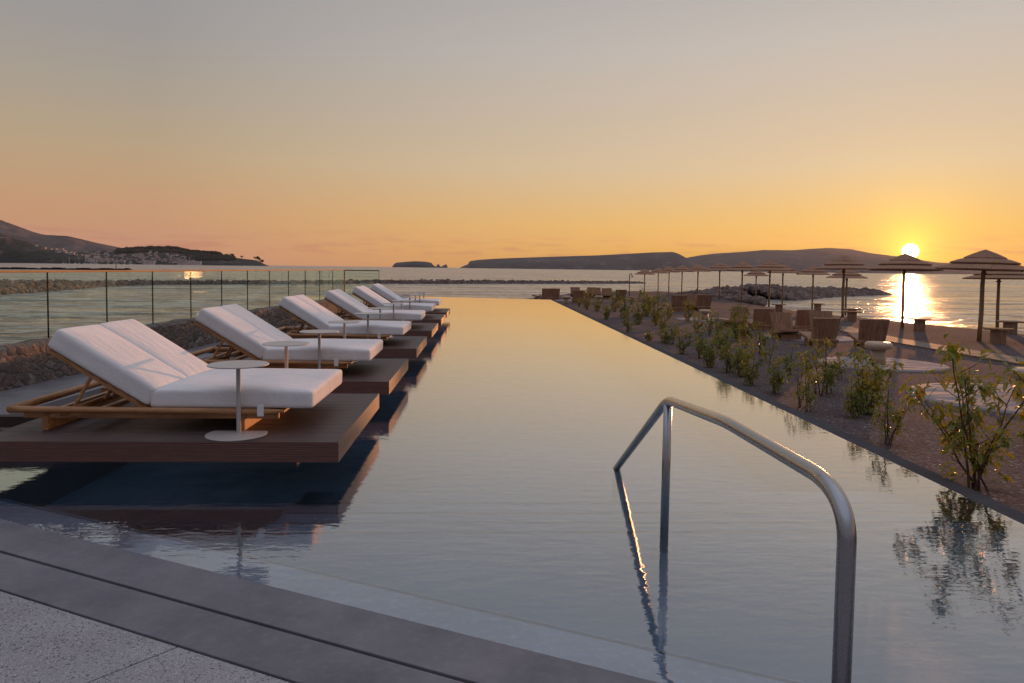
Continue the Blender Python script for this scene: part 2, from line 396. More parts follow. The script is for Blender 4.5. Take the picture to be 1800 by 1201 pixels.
# ------------------------------------------------------------------ setting: sea, beach, pool, deck
SEA = -1.2
m_ = MB()
rings = [0, 60, 200, 700, 2500, 9000, 40000, 70000]; sg = 48
vs = [(0, 0, SEA)]; fs = []
for r_ in rings[1:]:
    vs += [(r_*math.cos(2*math.pi*k/sg), r_*math.sin(2*math.pi*k/sg), SEA) for k in range(sg)]
for k in range(sg): fs.append((0, 1+k, 1+(k+1) % sg))
for i in range(len(rings)-2):
    for k in range(sg): fs.append((1+i*sg+k, 1+(i+1)*sg+k, 1+(i+1)*sg+(k+1) % sg, 1+i*sg+(k+1) % sg))
m_.add(vs, fs); tag(m_.build('sea', M['sea']), kind='structure')

shore = [(3.6, -30), (26, -30), (22, 0), (19.3, 12), (18.7, 24), (18.2, 33), (18.4, 40), (19.6, 50), (22.5, 64), (26, 80), (25, 100), (19, 95), (10, 83), (7.8, 73.4), (3.9, 61), (2.3, 55), (-1, 47), (-8, 42), (-9, 38), (3.6, 38)]
def sdist(x, y):
    ins = False; d = 1e9; n = len(shore)
    for i in range(n):
        x1, y1 = shore[i]; x2, y2 = shore[(i+1) % n]
        if (y1 > y) != (y2 > y) and x < (x2-x1)*(y-y1)/(y2-y1)+x1: ins = not ins
        dx, dy = x2-x1, y2-y1; t = max(0, min(1, ((x-x1)*dx+(y-y1)*dy)/(dx*dx+dy*dy)))
        if i != len(shore)-1 and i != len(shore)-2: d = min(d, math.hypot(x-x1-t*dx, y-y1-t*dy))
    return -d if ins else d
def beach_z(x, y):
    d = sdist(x, y)
    h = gz(y) + .014*noise.noise((x*.5, y*.5, 0)) + .006*noise.noise((x*2.2, y*2.2, 3))
    if x < 4.3: h -= .035*min(1, (4.3-x)/.5)*0
    if d > -1.2 and not (x < 3.8 and y < 38):
        k = d+1.2; h -= .13*k if k < 1 else .13+.26*(k-1)
    return max(h, -3.5)
def grid(mb, xs, ys):
    n = len(xs); vs = [(x, y, beach_z(x, y)) for y in ys for x in xs]
    mb.add(vs, [(j*n+i, j*n+i+1, (j+1)*n+i+1, (j+1)*n+i) for j in range(len(ys)-1) for i in range(n-1)])
def spaced(a, b_, s0, gr=1.0):
    o = [a]
    while o[-1] < b_: o.append(o[-1]+s0); s0 *= gr
    return o
m_ = MB()
grid(m_, spaced(3.68, 36, .22, 1.012), spaced(-29, -1, 2) + spaced(0, 39, .22, 1.01))
grid(m_, spaced(-12, 40, .5), spaced(39.5, 118, .6))
tag(m_.build('beach', M['gravel'], smooth=True), kind='structure')

# near edge geometry: every band is parallel to direction E
P0, P1 = on(0, 915, .0), on(900, 1140, .0)
E = (P1-P0); E.z = 0; E.normalize(); NRM = Vector((-E.y, E.x, 0))      # NRM points away from the camera (into the pool)
def off(pt): return (pt-P0).dot(NRM)
o_edge = 0.0
o_slot = (off(on(0, 968, .015)) + off(on(830, 1201, .015)))/2
o_terr = (off(on(0, 1035, .015)) + off(on(520, 1201, .015)))/2
o_ledge = (off(on(0, 876, -.05)) + off(on(900, 1080, -.05)))/2
def bandpt(t, o): q = P0 + E*t + NRM*o; return (q.x, q.y)
def band(name, o0, o1, z0, z1, m, t0=-9, t1=9, bevel=0):
    mb = MB(); mb.prism([bandpt(t0, o0), bandpt(t1, o0), bandpt(t1, o1), bandpt(t0, o1)], z0, z1)
    return tag(mb.build(name, m, bevel=bevel), kind='structure')
def cut_band_x(o0, o1, xa, xb):       # band between offsets, clipped at x limits
    def at(o, x): t = (x - (P0+NRM*o).x)/E.x; return bandpt(t, o)
    return [at(o0, xa), at(o0, xb), at(o1, xb), at(o1, xa)]
XL, XR, YF = -4.7, 3.5, 38.0
# coping bands (two, with a dark slot channel between) and aggregate paving
for nm, a_, c_ in (('pool_coping', o_slot+.010, o_edge-.004), ('channel_coping', o_terr+.006, o_slot-.010)):
    mb = MB(); mb.prism(cut_band_x(a_, c_, -11, 9), -.10, .014); tag(mb.build(nm, M['coping'], bevel=.004), kind='structure')
mb = MB(); mb.prism(cut_band_x(-14, o_terr, -11, 11), -.30, -.09); mb.prism(cut_band_x(o_terr, o_edge-.02, -11, 9), -.30, -.105)
tag(mb.build('deck_bed', M['dark']), kind='structure')
# paving slabs with a joint seen in the photo
J0, J1 = on(150, 1201, .014), on(313, 1136, .014); jt = (J1-P0).dot(E)
k = -8.4 + (jt % 2.4); mb = MB()
tj = [jt + 2.4*i for i in range(-5, 5)]
for i in range(len(tj)-1):
    for o1_, o0_ in ((o_terr-.006, o_terr-2.4), (o_terr-2.408, o_terr-4.8), (o_terr-4.808, o_terr-7.2)):
        sh = (J1-J0).dot(E)/(J1-J0).dot(NRM)
        def sk(t, o): return bandpt(t + (o-o_terr)*sh, o)
        mb.prism([sk(tj[i]+.004, o0_), sk(tj[i+1]-.004, o0_), sk(tj[i+1]-.004, o1_), sk(tj[i]+.004, o1_)], -.085, .012)
tag(mb.build('paved_deck', M['terrazzo'], bevel=.003), kind='structure')

# pool basin: floor, walls, submerged ledge and steps
mb = MB()
mb.box(XL-1.5, XR+.2, 5.9, YF+.3, -1.15, -1.0)
mb.box(XL-1.5, -1.45, 2.0, 5.9, -1.15, -1.0)
mb.prism(cut_band_x(o_edge-.3, o_edge+.02, -8, 5), -1.1, -.11)
mb.box(XL-.6, XL-.2, -1, 60*0+24, -1.2, -.06) if False else None
tag(mb.build('pool_basin', M['poolfloor']), kind='structure')
mb = MB(); mb.prism(cut_band_x(o_edge+.001, o_ledge, -8, XR), -.5, -.05); tag(mb.build('submerged_ledge', M['ledge'], bevel=.006), kind='structure')
mb = MB(); mb.prism(cut_band_x(o_ledge-.035, o_ledge-.014, -8, XR), -.0495, -.047); tag(mb.build('ledge_nosing', M['stepedge']), kind='structure')
# steps run across the pool: a wide landing, then treads going down
mb = MB()
xe = -1.45
def landpoly(y1, x0=xe, x1=XR):
    a = cut_band_x(o_ledge+.001, o_ledge+.01, x0, x1); return [a[0], a[1], (x1, y1), (x0, y1)] if a[1][1] < y1 else None
mb.prism(landpoly(4.52), -.6, -.09)
steps = [(4.52, 4.86, -.15), (4.86, 5.2, -.20), (5.2, 5.54, -.24), (5.54, 5.9, -.27)]
for a_, c_, z_ in steps: mb.box(xe, XR, a_+.001, c_, -.95, z_)
cb = cut_band_x(o_ledge+.001, 1, -5.3, xe-.001); mb.prism([cb[0], cb[1], (xe-.001, 5.895), (-5.3, 5.895)], -1.2, -.42)
tag(mb.build('pool_steps', M['poolfloor']), kind='structure')
mb = MB()
for y_, z_ in ((4.52, -.09), (4.86, -.15), (5.2, -.20), (5.54, -.24)): mb.box(xe, XR, y_-.035, y_-.005, z_+.001, z_+.004)
tag(mb.build('step_nosings', M['stepedge']), kind='structure')
# right coping, far weir
mb = MB(); mb.box(XR+.001, XR+.20, -2, YF+.6, -1.2, -.012)
tag(mb.build('side_coping', M['sidecoping'], bevel=.006), kind='structure')
FL, FR = Vector((-3.85, 39.6, 0)), Vector((XR, 37.0, 0))
mb = MB(); mb.prism([(FL.x-.4, FL.y), (FR.x+.2, FR.y-.08), (FR.x+.2, FR.y+.14), (FL.x-.4, FL.y+.22)], -2.5, -.012)
tag(mb.build('infinity_edge', M['coping']), kind='structure')
# pool water sheet
a = cut_band_x(o_edge, o_edge+.1, -8, XR)
mb = MB(); wl = [a[0], a[1], (XR, FR.y), (FL.x-.2, FL.y)]
mb.add([(x, y, 0) for x, y in wl], [(0, 1, 2, 3)]); tag(mb.build('pool_water', M['poolwater']), kind='structure')

# wall line at left, path beside it
WX0 = Vector((-5.64, 8.3, 0)); wd = Vector((-4.38+5.64, 23.5-8.3, 0)); WLEN0 = wd.length; wd.normalize(); wn = Vector((wd.y, -wd.x, 0))
def wpt(t, o, z=0): q = WX0 + wd*t + wn*o; return (q.x, q.y, z)
mb = MB()
def pathx(y): return -4.72 + (y-6.9)*.046
mb.prism([(wpt(-14, 0)[0], wpt(-14, 0)[1]), (pathx(-3), -3), (pathx(24.2), 24.2), (wpt(16.2, 0)[0], wpt(16.2, 0)[1])], -1.3, .10)
tag(mb.build('poolside_path', M['path'], bevel=.008), kind='structure')
mb = MB(); T0, T1 = -14.0, 15.6; nx = 420; nz = 10; TH = .34; WH = .60
# wall built from an uneven face grid so its top and face undulate
vs = []; prof = [(0.0, .02), (.0, .2), (.0, .4), (.0, WH-.03), (-.03, WH), (-TH/2, WH+.015), (-TH+.03, WH), (-TH, WH-.03), (-TH, -1.6)]
for i in range(nx+1):
    t = T0+(T1-T0)*i/nx
    for j, (o_, z_) in enumerate(prof):
        q = Vector(wpt(t, o_, z_)); n1 = noise.noise((q.x*2.5, q.y*2.5, z_*4))
        vs.append((q.x + .025*n1, q.y, z_ + (.03*noise.noise((t*2.2, j, 5)) if z_ > .5 else 0)))
np_ = len(prof)
mb.add(vs, [(i*np_+j, i*np_+j+1, (i+1)*np_+j+1, (i+1)*np_+j) for i in range(nx) for j in range(np_-1)] + [tuple(range(np_)), tuple(range(nx*np_, nx*np_+np_))])
tag(mb.build('stone_wall', M['stonewall']), 'low rubble stone wall running along the path behind the daybeds', 'stone wall')

# glass balustrade
gl = tag(thing('glass_balustrade', wpt(0, -TH/2, WH)), 'green tinted glass balustrade with sunlit timber rail on the low stone wall', 'balustrade')
bpy.context.view_layer.update()
gl.location = (0, 0, 0)
inv = [1/(958.-p) for p in (-230., -95., 0., 123.6, 220.8, 297, 360.6, 412.2, 455.5, 492.5, 524.5, 552.5, 577, 599, 619)]
ts = [(q*958*8.3 - 8.3)/wd.y for q in inv]
ts[0] = ts[2]-2*1.25; ts[1] = ts[2]-1.25; ts = [ts[0]-1.25*3, ts[0]-1.25*2, ts[0]-1.25] + ts
RZ = 1.495
def pane(p, q, nrm, z0, z1, name, m, th=.008):
    mb = MB(); p, q = Vector(p), Vector(q)
    vs = [p-nrm*th, q-nrm*th, q+nrm*th, p+nrm*th]
    mb.prism([(v.x, v.y) for v in vs], z0, z1); return mb.build(name, m, gl)
for i in range(len(ts)-1):
    pane(wpt(ts[i]+.005, -TH/2), wpt(ts[i+1]-.005, -TH/2), wn, WH-.05, RZ-.01, 'glass_panel', M['glass'])
    pane(wpt(ts[i]-.0035, -TH/2), wpt(ts[i]+.0035, -TH/2), wn, WH-.05, RZ-.011, 'joint', M['joint'], .009)
pane(wpt(ts[-1]-.015, -TH/2), wpt(ts[-1]+.006, -TH/2), wn, -.2, RZ-.011, 'end_post', M['rail'], .02)
mb = MB(); mb.prism([wpt(ts[0], -TH/2-.025)[:2], wpt(ts[-1]+.02, -TH/2-.025)[:2], wpt(ts[-1]+.02, -TH/2+.025)[:2], wpt(ts[0], -TH/2+.025)[:2]], RZ-.014, RZ+.014)
mb.build('top_rail', M['rail'], gl, bevel=.006)
gr_ = tag(thing('glass_balustrade'), 'short glass return panel with a dark rail at the far end of the balustrade', 'balustrade')
qa = Vector(wpt(ts[-1]+.03, -TH/2)); qb = far(666, 480, qa.y+.25); gl_keep = gl; gl = gr_
nn = Vector((0, 1, 0))
pane((qa.x, qa.y, 0), (qb.x, qb.y, 0), nn, .02, RZ-.03, 'glass_panel', M['glass'])
pane((qb.x, qb.y, 0), (qb.x+.012, qb.y, 0), nn, .02, RZ-.03, 'end_post', M['joint'], .012)
pane((qa.x, qa.y, 0), (qb.x+.012, qb.y, 0), nn, RZ-.029, RZ+.0, 'top_rail', M['joint'], .015)
gl = gl_keep
mb = MB(); mb.prism([(qa.x-.3, qa.y-.5), (qb.x+.1, qb.y-.2), (FL.x-.1, FL.y+.2), (FL.x-.6, FL.y+.2), (qa.x-.4, qa.y)], -2.6, .06)
tag(mb.build('pool_side_wall', M['coping']), kind='structure')

# ------------------------------------------------------------------ platforms, daybeds, side tables
PT = .31; PTH = .15
fronts = [5.24, 8.05, 11.35, 14.62, 17.8, 20.6]
X0, X1, PD = -3.70, -1.06, 2.05
def make_platform():
    r = thing('timber_platform'); mb = MB()
    nb = 14; w = PD/nb
    for i in range(nb): mb.box(.02, X1-X0-.02, .02+i*(PD-.04)/nb+.002, .02+(i+1)*(PD-.04)/nb-.002, -.028, 0)
    mb.build('deck_boards', M['deck'], r, bevel=.002, segs=1)
    mb = MB(); L_, D_ = X1-X0, PD
    mb.box(0, L_, 0, .019, -PTH, .001); mb.build('front_fascia', M['fascia'], r)
    mb = MB(); mb.box(0, L_, D_-.019, D_, -PTH, .001); mb.build('rear_fascia', M['fascia'], r)
    for nm, x in (('side_fascia', L_-.019), ('side_fascia', 0)):
        mb = MB(); mb.box(x, x+.019, .0195, D_-.0195, -PTH, .0012); mb.build(nm, M['fascia'], r)
    mb = MB(); mb.box(.03, L_-.03, .03, D_-.03, -PTH+.01, -.03); mb.build('underframe', M['dark'], r)
    for y in (.95, 1.5):                       # bearers reaching back to the path wall, under the deck
        mb = MB(); mb.box(-1.06, L_-.55, y, y+.10, -PTH-.11, -PTH+.012); mb.build('bearer', M['supp'], r)
    return r
def pad(x0, x1, y0, y1, z0, z1, bulge=.02):
    bm_ = bmesh.new(); nx_, ny_, nz_ = 14, 12, 3
    bmesh.ops.create_cube(bm_, size=1)
    bmesh.ops.subdivide_edges(bm_, edges=bm_.edges[:], cuts=9, use_grid_fill=True)
    sx, sy, sz = x1-x0, y1-y0, z1-z0; rr = .032
    for v in bm_.verts:
        c = v.co.copy(); c.x = .5*math.sin(math.pi*c.x); c.y = .5*math.sin(math.pi*c.y)
        p = Vector((c.x*sx, c.y*sy, c.z*sz)); h = Vector((sx/2, sy/2, sz/2))
        core = Vector([max(-h[i]+rr, min(h[i]-rr, p[i])) for i in range(3)])
        d = p-core
        if d.length > 1e-6: p = core + d.normalized()*min(rr, d.length) if d.length > rr else core+d
        ex = 1-(2*c.x)**6; ey = 1-(2*c.y)**6
        p.z += (1 if c.z > 0 else -.3)*bulge*ex*ey*(.5+abs(c.z))
        n_ = noise.noise((p.x*2.7+x0*9, p.y*2.7+y0*5, p.z*3+z0)); p.z += .010*n_*(1 if c.z > 0 else .1)
        p.y += .007*noise.noise((p.x*4, 7, p.z*4)); p.x += .006*noise.noise((p.y*4, 3, p.z*4))
        v.co = p + Vector(((x0+x1)/2, (y0+y1)/2, (z0+z1)/2))
    # loop edges near corners: push the first interior rows outwards for a crisp roll
    me = bpy.data.meshes.new('pad'); bm_.to_mesh(me); bm_.free()
    me.polygons.foreach_set('use_smooth', [True]*len(me.polygons)); me.materials.append(M['fabric'])
    return me
def padobj(name, me, parent):
    o = bpy.data.objects.new(name, me); COL.objects.link(o); o.parent = parent
    s = o.modifiers.new('s', 'SUBSURF'); s.levels = s.render_levels = 2; return o
def make_daybed():
    r = thing('daybed')
    WD = 1.2
    mb = MB()
    for y in (-.035, WD+.035):
        mb.tube([(-1.0, y, .172), (-.9, y, .172), (-.2, y, .170), (.6, y, .165), (.92, y, .163), (1.05, y, .168)], [.03, .03, .027, .026, .026, .012], 12, flat=.9)
    mb.tube([(-1.012, -.035, .172), (-1.012, WD+.035, .172)], .032, 12)
    mb.tube([(-.62, -.03, .145), (-.62, WD+.03, .145)], .026, 8)
    mb.build('frame', M['teak'], r, smooth=True)
    mb = MB()
    for y in (.02, WD-.06): mb.box(-.95, 1.0, y, y+.04, .095, .14)
    for x in (-.82, -.5, .1, .5, .9): mb.box(x, x+.06, .06, WD-.06, .10, .135)
    mb.build('under_rails', M['teak'], r, bevel=.003, segs=1)
    mb = MB(); mb.box(-.02, 1.05, 0, WD, .148, .17); mb.build('seat_board', M['teak'], r)
    for x in (-.80, .70):
        mb = MB(); mb.prism([(0, 0), (WD, 0), (WD, .145), (0, .145)], 0, .045, Matrix.Translation((x, 0, 0)) @ Matrix(((0, 0, 1, 0), (1, 0, 0, 0), (0, 1, 0, 0), (0, 0, 0, 1))))
        mb.build('leg', M['teak'], r, bevel=.008)
    s = padobj('seat_mattress', pad(.012, 1.272, 0, WD, .175, .325, .012), r)
    for y in (-.064, WD+.050):
        mb = MB(); mb.box(.86, .91, y, y+.014, .13, .22); mb.build('strap', M['strap'], s, bevel=.004)
    ang = R(-31.5)                                # backrest rises towards -x
    B = Matrix.Translation((0.0, 0, .185)) @ Matrix.Rotation(-ang, 4, 'Y')
    for k, (y0, y1) in enumerate(((.0, WD/2-.002), (WD/2+.002, WD))):
        # local: pad extends along -x
        o = padobj('back_mattress', pad(-.90, -.0, y0, y1, .0, .165, .014), r)
        o.matrix_local = B
        mb = MB()
        for y in (y0+.03, y1-.07): mb.box(-.87, .03, y, y+.04, -.042, -.005)
        for i in range(8): mb.box(-.86+i*.108, -.86+i*.108+.06, y0+.03, y1-.03, -.016, -.002)
        fr = mb.build('back_frame', M['teak'], r); fr.matrix_local = B
        for y in (y0+.04, y1-.08):
            mb = MB(); mb.tube([(-.60, y, .13), (-.44, y, .42)], .014, 6); mb.build('prop_strut', M['teak'], fr).matrix_local = B.inverted()
    return r
def make_table():
    r = thing('side_table')
    mb = MB(); mb.lathe([(.222, .528), (.2255, .531), (.2255, .535), (.222, .538)], 56); mb.build('table_top', M['taupe'], r)
    mb = MB(); mb.tube([(0, 0, .006), (0, 0, .529)], .017, 16, cap=False); mb.build('pole', M['taupe'], r, smooth=True)
    pts = [(.225*math.cos(a), -.05+.225*math.sin(a)) for a in [2*math.pi*i/56 for i in range(56)] if -.05+.225*math.sin(a) <= .062]
    pts.sort(key=lambda p: (math.atan2(p[1]+.05, p[0]) - math.pi/2 - .5) % (2*math.pi))
    mb = MB(); mb.prism(pts, 0, .008); mb.build('base_plate', M['taupe'], r, bevel=.002, segs=1)
    return r
pf, db, tb = make_platform(), make_daybed(), make_table()
tpos = [(-1.88, 5.52), (-1.93, 7.03), (-1.91, 8.35), (-1.91, 9.85), (-1.88, 11.65), (-1.9, 13.15), (-1.87, 14.9), (-1.87, 16.3), (-1.87, 18.1), (-1.87, 19.6), (-1.87, 20.95), (-1.87, 22.3)]
pl_txt = ['dark brown ribbed timber platform over the water, nearest the camera', 'second dark timber platform from the camera along the pool', 'third dark timber platform from the camera along the pool',
          'fourth dark timber platform from the camera along the pool', 'fifth dark timber platform from the camera, next to last', 'farthest dark timber platform at the end of the row']
db_txt = ['white double daybed with raised backs on the nearest timber platform', 'white double daybed on the second timber platform', 'white double daybed on the third timber platform',
          'white double daybed on the fourth timber platform', 'white double daybed on the fifth timber platform', 'white double daybed on the farthest timber platform']
for i, y in enumerate(fronts):
    o = pf if i == 0 else copy_tree(pf)
    o.location = (X0, y, PT); tag(o, pl_txt[i], 'platform', 'timber platforms standing in the pool')
for i, y in enumerate(fronts):
    o = db if i == 0 else copy_tree(db)
    o.location = (-2.60 + (0, .0, .02, .03, .02, .03)[i], y+.34, PT+.002); o.rotation_euler.z = (0, .012, -.010, .014, -.008, .01)[i]; tag(o, db_txt[i], 'daybed', 'double daybeds along the pool')
for i, (x, y) in enumerate(tpos):
    o = tb if i == 0 else copy_tree(tb)
    o.location = (x, y, PT+.002); o.rotation_euler.z = (0, .4, -.2, .3, 0, .5, -.3, .1, .2, 0, .3, .1)[i]
    pn = ['nearest', 'second', 'third', 'fourth', 'fifth', 'farthest'][i//2]
    tag(o, 'round taupe pedestal table on the %s platform, %s the daybed' % (pn, 'in front of' if i % 2 == 0 else 'behind'), 'side table', 'round pedestal tables beside the daybeds')

# ------------------------------------------------------------------ steel handrail
hr = tag(thing('handrail', (1.06, 4.22, 0)), 'bent brushed steel handrail rising out of the pool beside the steps', 'handrail')
def loc(p): return (p[0]-1.06, p[1]-4.22, p[2])
def arc(a, c, b_, n=6):
    a, c, b_ = Vector(a), Vector(c), Vector(b_); return [a*(1-t)**2 + c*2*t*(1-t) + b_*t*t for t in [i/n for i in range(n+1)]]
near_y = 1.97
kx = far(1275, 741, 3.04); nb_ = far(1452, 843, 2.16); nc = far(1497, 862, near_y); nv = far(1487, 960, near_y)
xh = nv.x; dk = (nb_-kx).normalized()
pj = far(1174, 716, 4.22); pb = far(1166.5, 977, 4.22); pe = far(1082, 832, 5.70)
pts = [(pe.x, 5.70, -.02)] + arc((pj.x-.002, 4.34, .765), (pj.x, 4.23, .83), (pj.x-.003, 4.08, .84), 5) + arc(kx+Vector((.005, .12, -.014)), kx, kx+dk*.12, 4)
pts += arc(nb_-dk*.08, (xh+.004, near_y, nb_.z+.012), (xh+.002, near_y, nv.z), 14) + [(xh, near_y, .0)]
pts = [tuple(p) for p in pts]
mb = MB(); mb.tube([loc(p) for p in pts], .0265, 24); mb.build('rail', M['steel'], hr, smooth=True)
mb = MB(); mb.tube([loc(p) for p in ((pb.x, 4.22, -.09), (pj.x, 4.22, .83))], .0255, 24); mb.build('post', M['steel'], hr, smooth=True)
mb = MB(); mb.tube([loc(p) for p in ((pe.x, 5.70, -.30), (pe.x, 5.70, -.005))], .0255, 20); mb.build('post', M['steel'], hr, smooth=True)
for y, z_ in ((4.22, -.089), (5.70, -.268), (near_y, .014)):
    mb = MB(); mb.lathe([(.05, z_), (.05, z_+.006), (.03, z_+.009)], 28, Matrix.Translation(loc((pb.x if 3 < y < 5 else pe.x if y > 5 else xh, y, 0)))); mb.build('flange', M['steel'], hr)

# ------------------------------------------------------------------ beach furniture
def make_umbrella(seed):
    rnd = random.Random(seed); r = thing('thatched_parasol'); H = 2.6; Rr = 1.2
    mb = MB(); mb.tube([(0, 0, -.25), (.01, 0, .8), (-.01, .01, 1.6), (0, 0, H-.08)], [.062, .058, .055, .05], 12); mb.build('pole', M['pole'], r, smooth=True)
    tiers = [(1.0, .45, .56, .32), (.70, .30, .30, .18), (.43, .19, .02, .0)]
    for k, (ro, dz, ri, dzi) in enumerate(tiers):
        ph = rnd.random()*9
        def wob(j, i): return .022*noise.noise((j*.9+ph, i*.2, k)) + .018*(rnd.random()-.5)*(i in (0, 1, 5))
        zo, zi = H-dz*Rr, H-dzi*Rr; th = .056
        mb = MB(); mb.lathe([(ri*Rr*.96, zi-.04), (ro*Rr*.6+ri*Rr*.35, zo*.6+zi*.4-.05), (ro*Rr*.985, zo-th+.012), (ro*Rr, zo-.012), (ro*Rr*.97, zo+.008), ((ro*.55+ri*.45)*Rr, zo*.55+zi*.45+.012), (ri*Rr, zi)], 64, wob=wob)
        mb.build('thatch_tier', M['thatch'], r)
    mb = MB()
    for k in range(8):
        a = 2*math.pi*k/8; mb.tube([(.04*math.cos(a), .04*math.sin(a), H-.2), (1.12*math.cos(a), 1.12*math.sin(a), H-.46*Rr-.03)], .018, 6)
    mb.lathe([(.075, H-.72), (.085, H-.71), (.085, H-.66), (.075, H-.65)], 16)
    mb.build('ribs', M['pole'], r)
    return r
ups = [make_umbrella(1), make_umbrella(5)]
# (px of pole, eave/peak y, base y guess, canopy px width, row)
ulist = [(1728, 439.0, 154, 'f', .012, (1725, 600)), (1591, 446.0, 121, 'f', .01, (1586, 578)), (1485, 449.2, 94, 'f', .006, (1483, 563)),
         (1354, 457.5, 67, 'f', 0, None), (1305.5, 459.5, 57, 'f', 0, None), (1266, 461, 52, 'f', 0, None), (1227.5, 464.5, 46, 'f', 0, None),
         (1199.5, 466, 42, 'f', 0, None), (1176.5, 468, 38, 'f', 0, None), (1157.5, 470.5, 36, 'f', 0, None), (1133.7, 473, 38, 'f', 0, None),
         (1758, 467.0, 113, 'b', .01, None), (1489, 472, 69, 'b', 0, None), (1430, 467, 57, 'b', .004, None), (1377, 464, 56, 'b', 0, None), (1330, 473, 45, 'b', 0, None), ]
cnt = {'f': 0, 'b': 0}
for i, (px, py, w, row, lean, basepx) in enumerate(ulist):
    D = F*2.4/w; top = far(px, py, D); g_ = gz(D)
    if row == 'b' and D > 30: g_ -= .25
    H = max(2.3, top.z - g_)
    o = ups[i] if i < 2 else copy_tree(ups[i % 2])
    o.location = (top.x, top.y, top.z-H); o.scale = (1, 1, H/2.6); o.rotation_euler = (lean*.6, lean*2.0, i*1.3)
    o.scale = (1.0, 1.0, H/2.6)
    n = cnt[row]; cnt[row] += 1
    nm = ['rightmost'] + ORD[1:]
    if row == 'f': lb = ('%s thatched parasol of the front row on the beach' % 'rightmost') if n == 0 else ('thatched parasol silhouetted under the setting sun' if n == 1 else ('leftmost small thatched parasol of the front row' if n == 10 else '%s thatched parasol from the right in the front beach row' % ORD[n]))
    else: lb = 'rightmost thatched parasol of the rear row, by the waterline' if n == 0 else '%s thatched parasol from the right in the rear row by the water' % ORD[n]
    tag(o, lb, 'parasol', 'thatched parasols on the beach')

def make_chair():
    r = thing('wooden_beach_chair')            # faces +y; origin on the ground under the seat
    S = Matrix.Translation((0, -.28, .10)) @ Matrix.Rotation(R(11), 4, 'X')
    mb = MB(); mb.box(-.34, .34, 0, .78, 0, .075, S); mb.build('seat', M['slab'], r, bevel=.006, segs=1)
    Bk = Matrix.Translation((0, -.16, .16)) @ Matrix.Rotation(R(14), 4, 'X')
    mb = MB(); mb.add([(-.31, -.03, 0), (.31, -.03, 0), (.35, -.03, .58), (-.35, -.03, .58), (-.31, .035, 0), (.31, .035, 0), (.35, .035, .58), (-.35, .035, .58)],
                      [(0, 1, 2, 3), (5, 4, 7, 6), (0, 4, 5, 1), (1, 5, 6, 2), (2, 6, 7, 3), (3, 7, 4, 0)], Bk); mb.build('backrest', M['slab'], r, bevel=.005, segs=1)
    mb = MB(); mb.box(-.24, .24, .1, .34, -.08, .155); mb.build('foot', M['slab'], r, bevel=.004, segs=1)
    mb = MB(); mb.box(-.3, .3, -.27, -.19, -.08, .10); mb.build('rear_foot', M['slab'], r, bevel=.004, segs=1)
    return r
chair0 = make_chair(); cn = 0
clist = [ # px, base y, rot (0 = faces away from the camera), label
 (1527, 611, -.18, 'wooden beach chair seen from behind, beside the mushroom shaped stool'),
 (1441, 608, 0.0, 'wooden beach chair with its back to the pool, behind the tall middle shrub'),
 (1382, 596, 3.3, 'wooden beach chair facing the pool on the left of its round mat'),
 (1405, 583, .25, 'wooden beach chair standing close behind the pool facing chair'),
 (1447, 590, 3.0, 'pale wooden beach chair mostly hidden behind another chair back'),
 (1335, 580, .05, 'wooden beach chair seen from behind, left of the pool facing chair'),
 (1287, 577, 1.9, 'wooden beach chair turned sideways behind the dense green shrub'),
 (1189, 548, .1, 'wooden beach chair seen from behind, left of the drum stool'),
 (1210, 546, 2.6, 'pale wooden beach chair set at an angle between two chair backs'),
 (1234, 546, 0.0, 'wooden beach chair seen from behind, above the round mat'),
 (949, 527, 1.4, 'leftmost small wooden chair on the far beach, seen side on'),
 (960, 527.5, .15, 'second small wooden chair from the left on the far beach'),
 (975, 527, -.2, 'third small wooden chair from the left on the far beach'),
 (1011, 523, 3.0, 'far wooden chair behind a darker chair back near the pool corner'),
 (1015, 533, .0, 'dark backed wooden chair just past the pool corner'),
 (1038, 523, 2.7, 'wooden chair behind the first tall shrub past the pool corner'),
 (1049, 524, 3.2, 'pale wooden chair facing the camera behind the small drum stool'),
 (1066, 526, 2.9, 'wooden chair right of the pale chair on the far beach'),
 (1089, 530, .1, 'wooden chair back among the shrubs on the far beach'),
 (1117, 530, 1.4, 'slanting wooden chair seen side on under the leftmost parasols')]
for i, (px, py, rz, lb) in enumerate(clist):
    o = chair0 if i == 0 else copy_tree(chair0)
    p = gp(px, py); p.z = gz(p.y); o.location = p; o.rotation_euler.z = rz + .04
    if p.y > 24: o.scale = (1.18,)*3
    tag(o, lb, 'beach chair', 'solid wood beach chairs')
def make_stool():
    r = thing('drum_stool')
    mb = MB(); mb.lathe([(.0001, .30), (.2, .30), (.245, .325), (.255, .37), (.245, .41), (.21, .435), (.0001, .437)], 36); mb.build('seat', M['palewood'], r, smooth=True)
    mb = MB(); mb.lathe([(.145, -.05), (.14, .1), (.135, .301)], 28); mb.build('stem', M['palewood'], r, smooth=True)
    return r
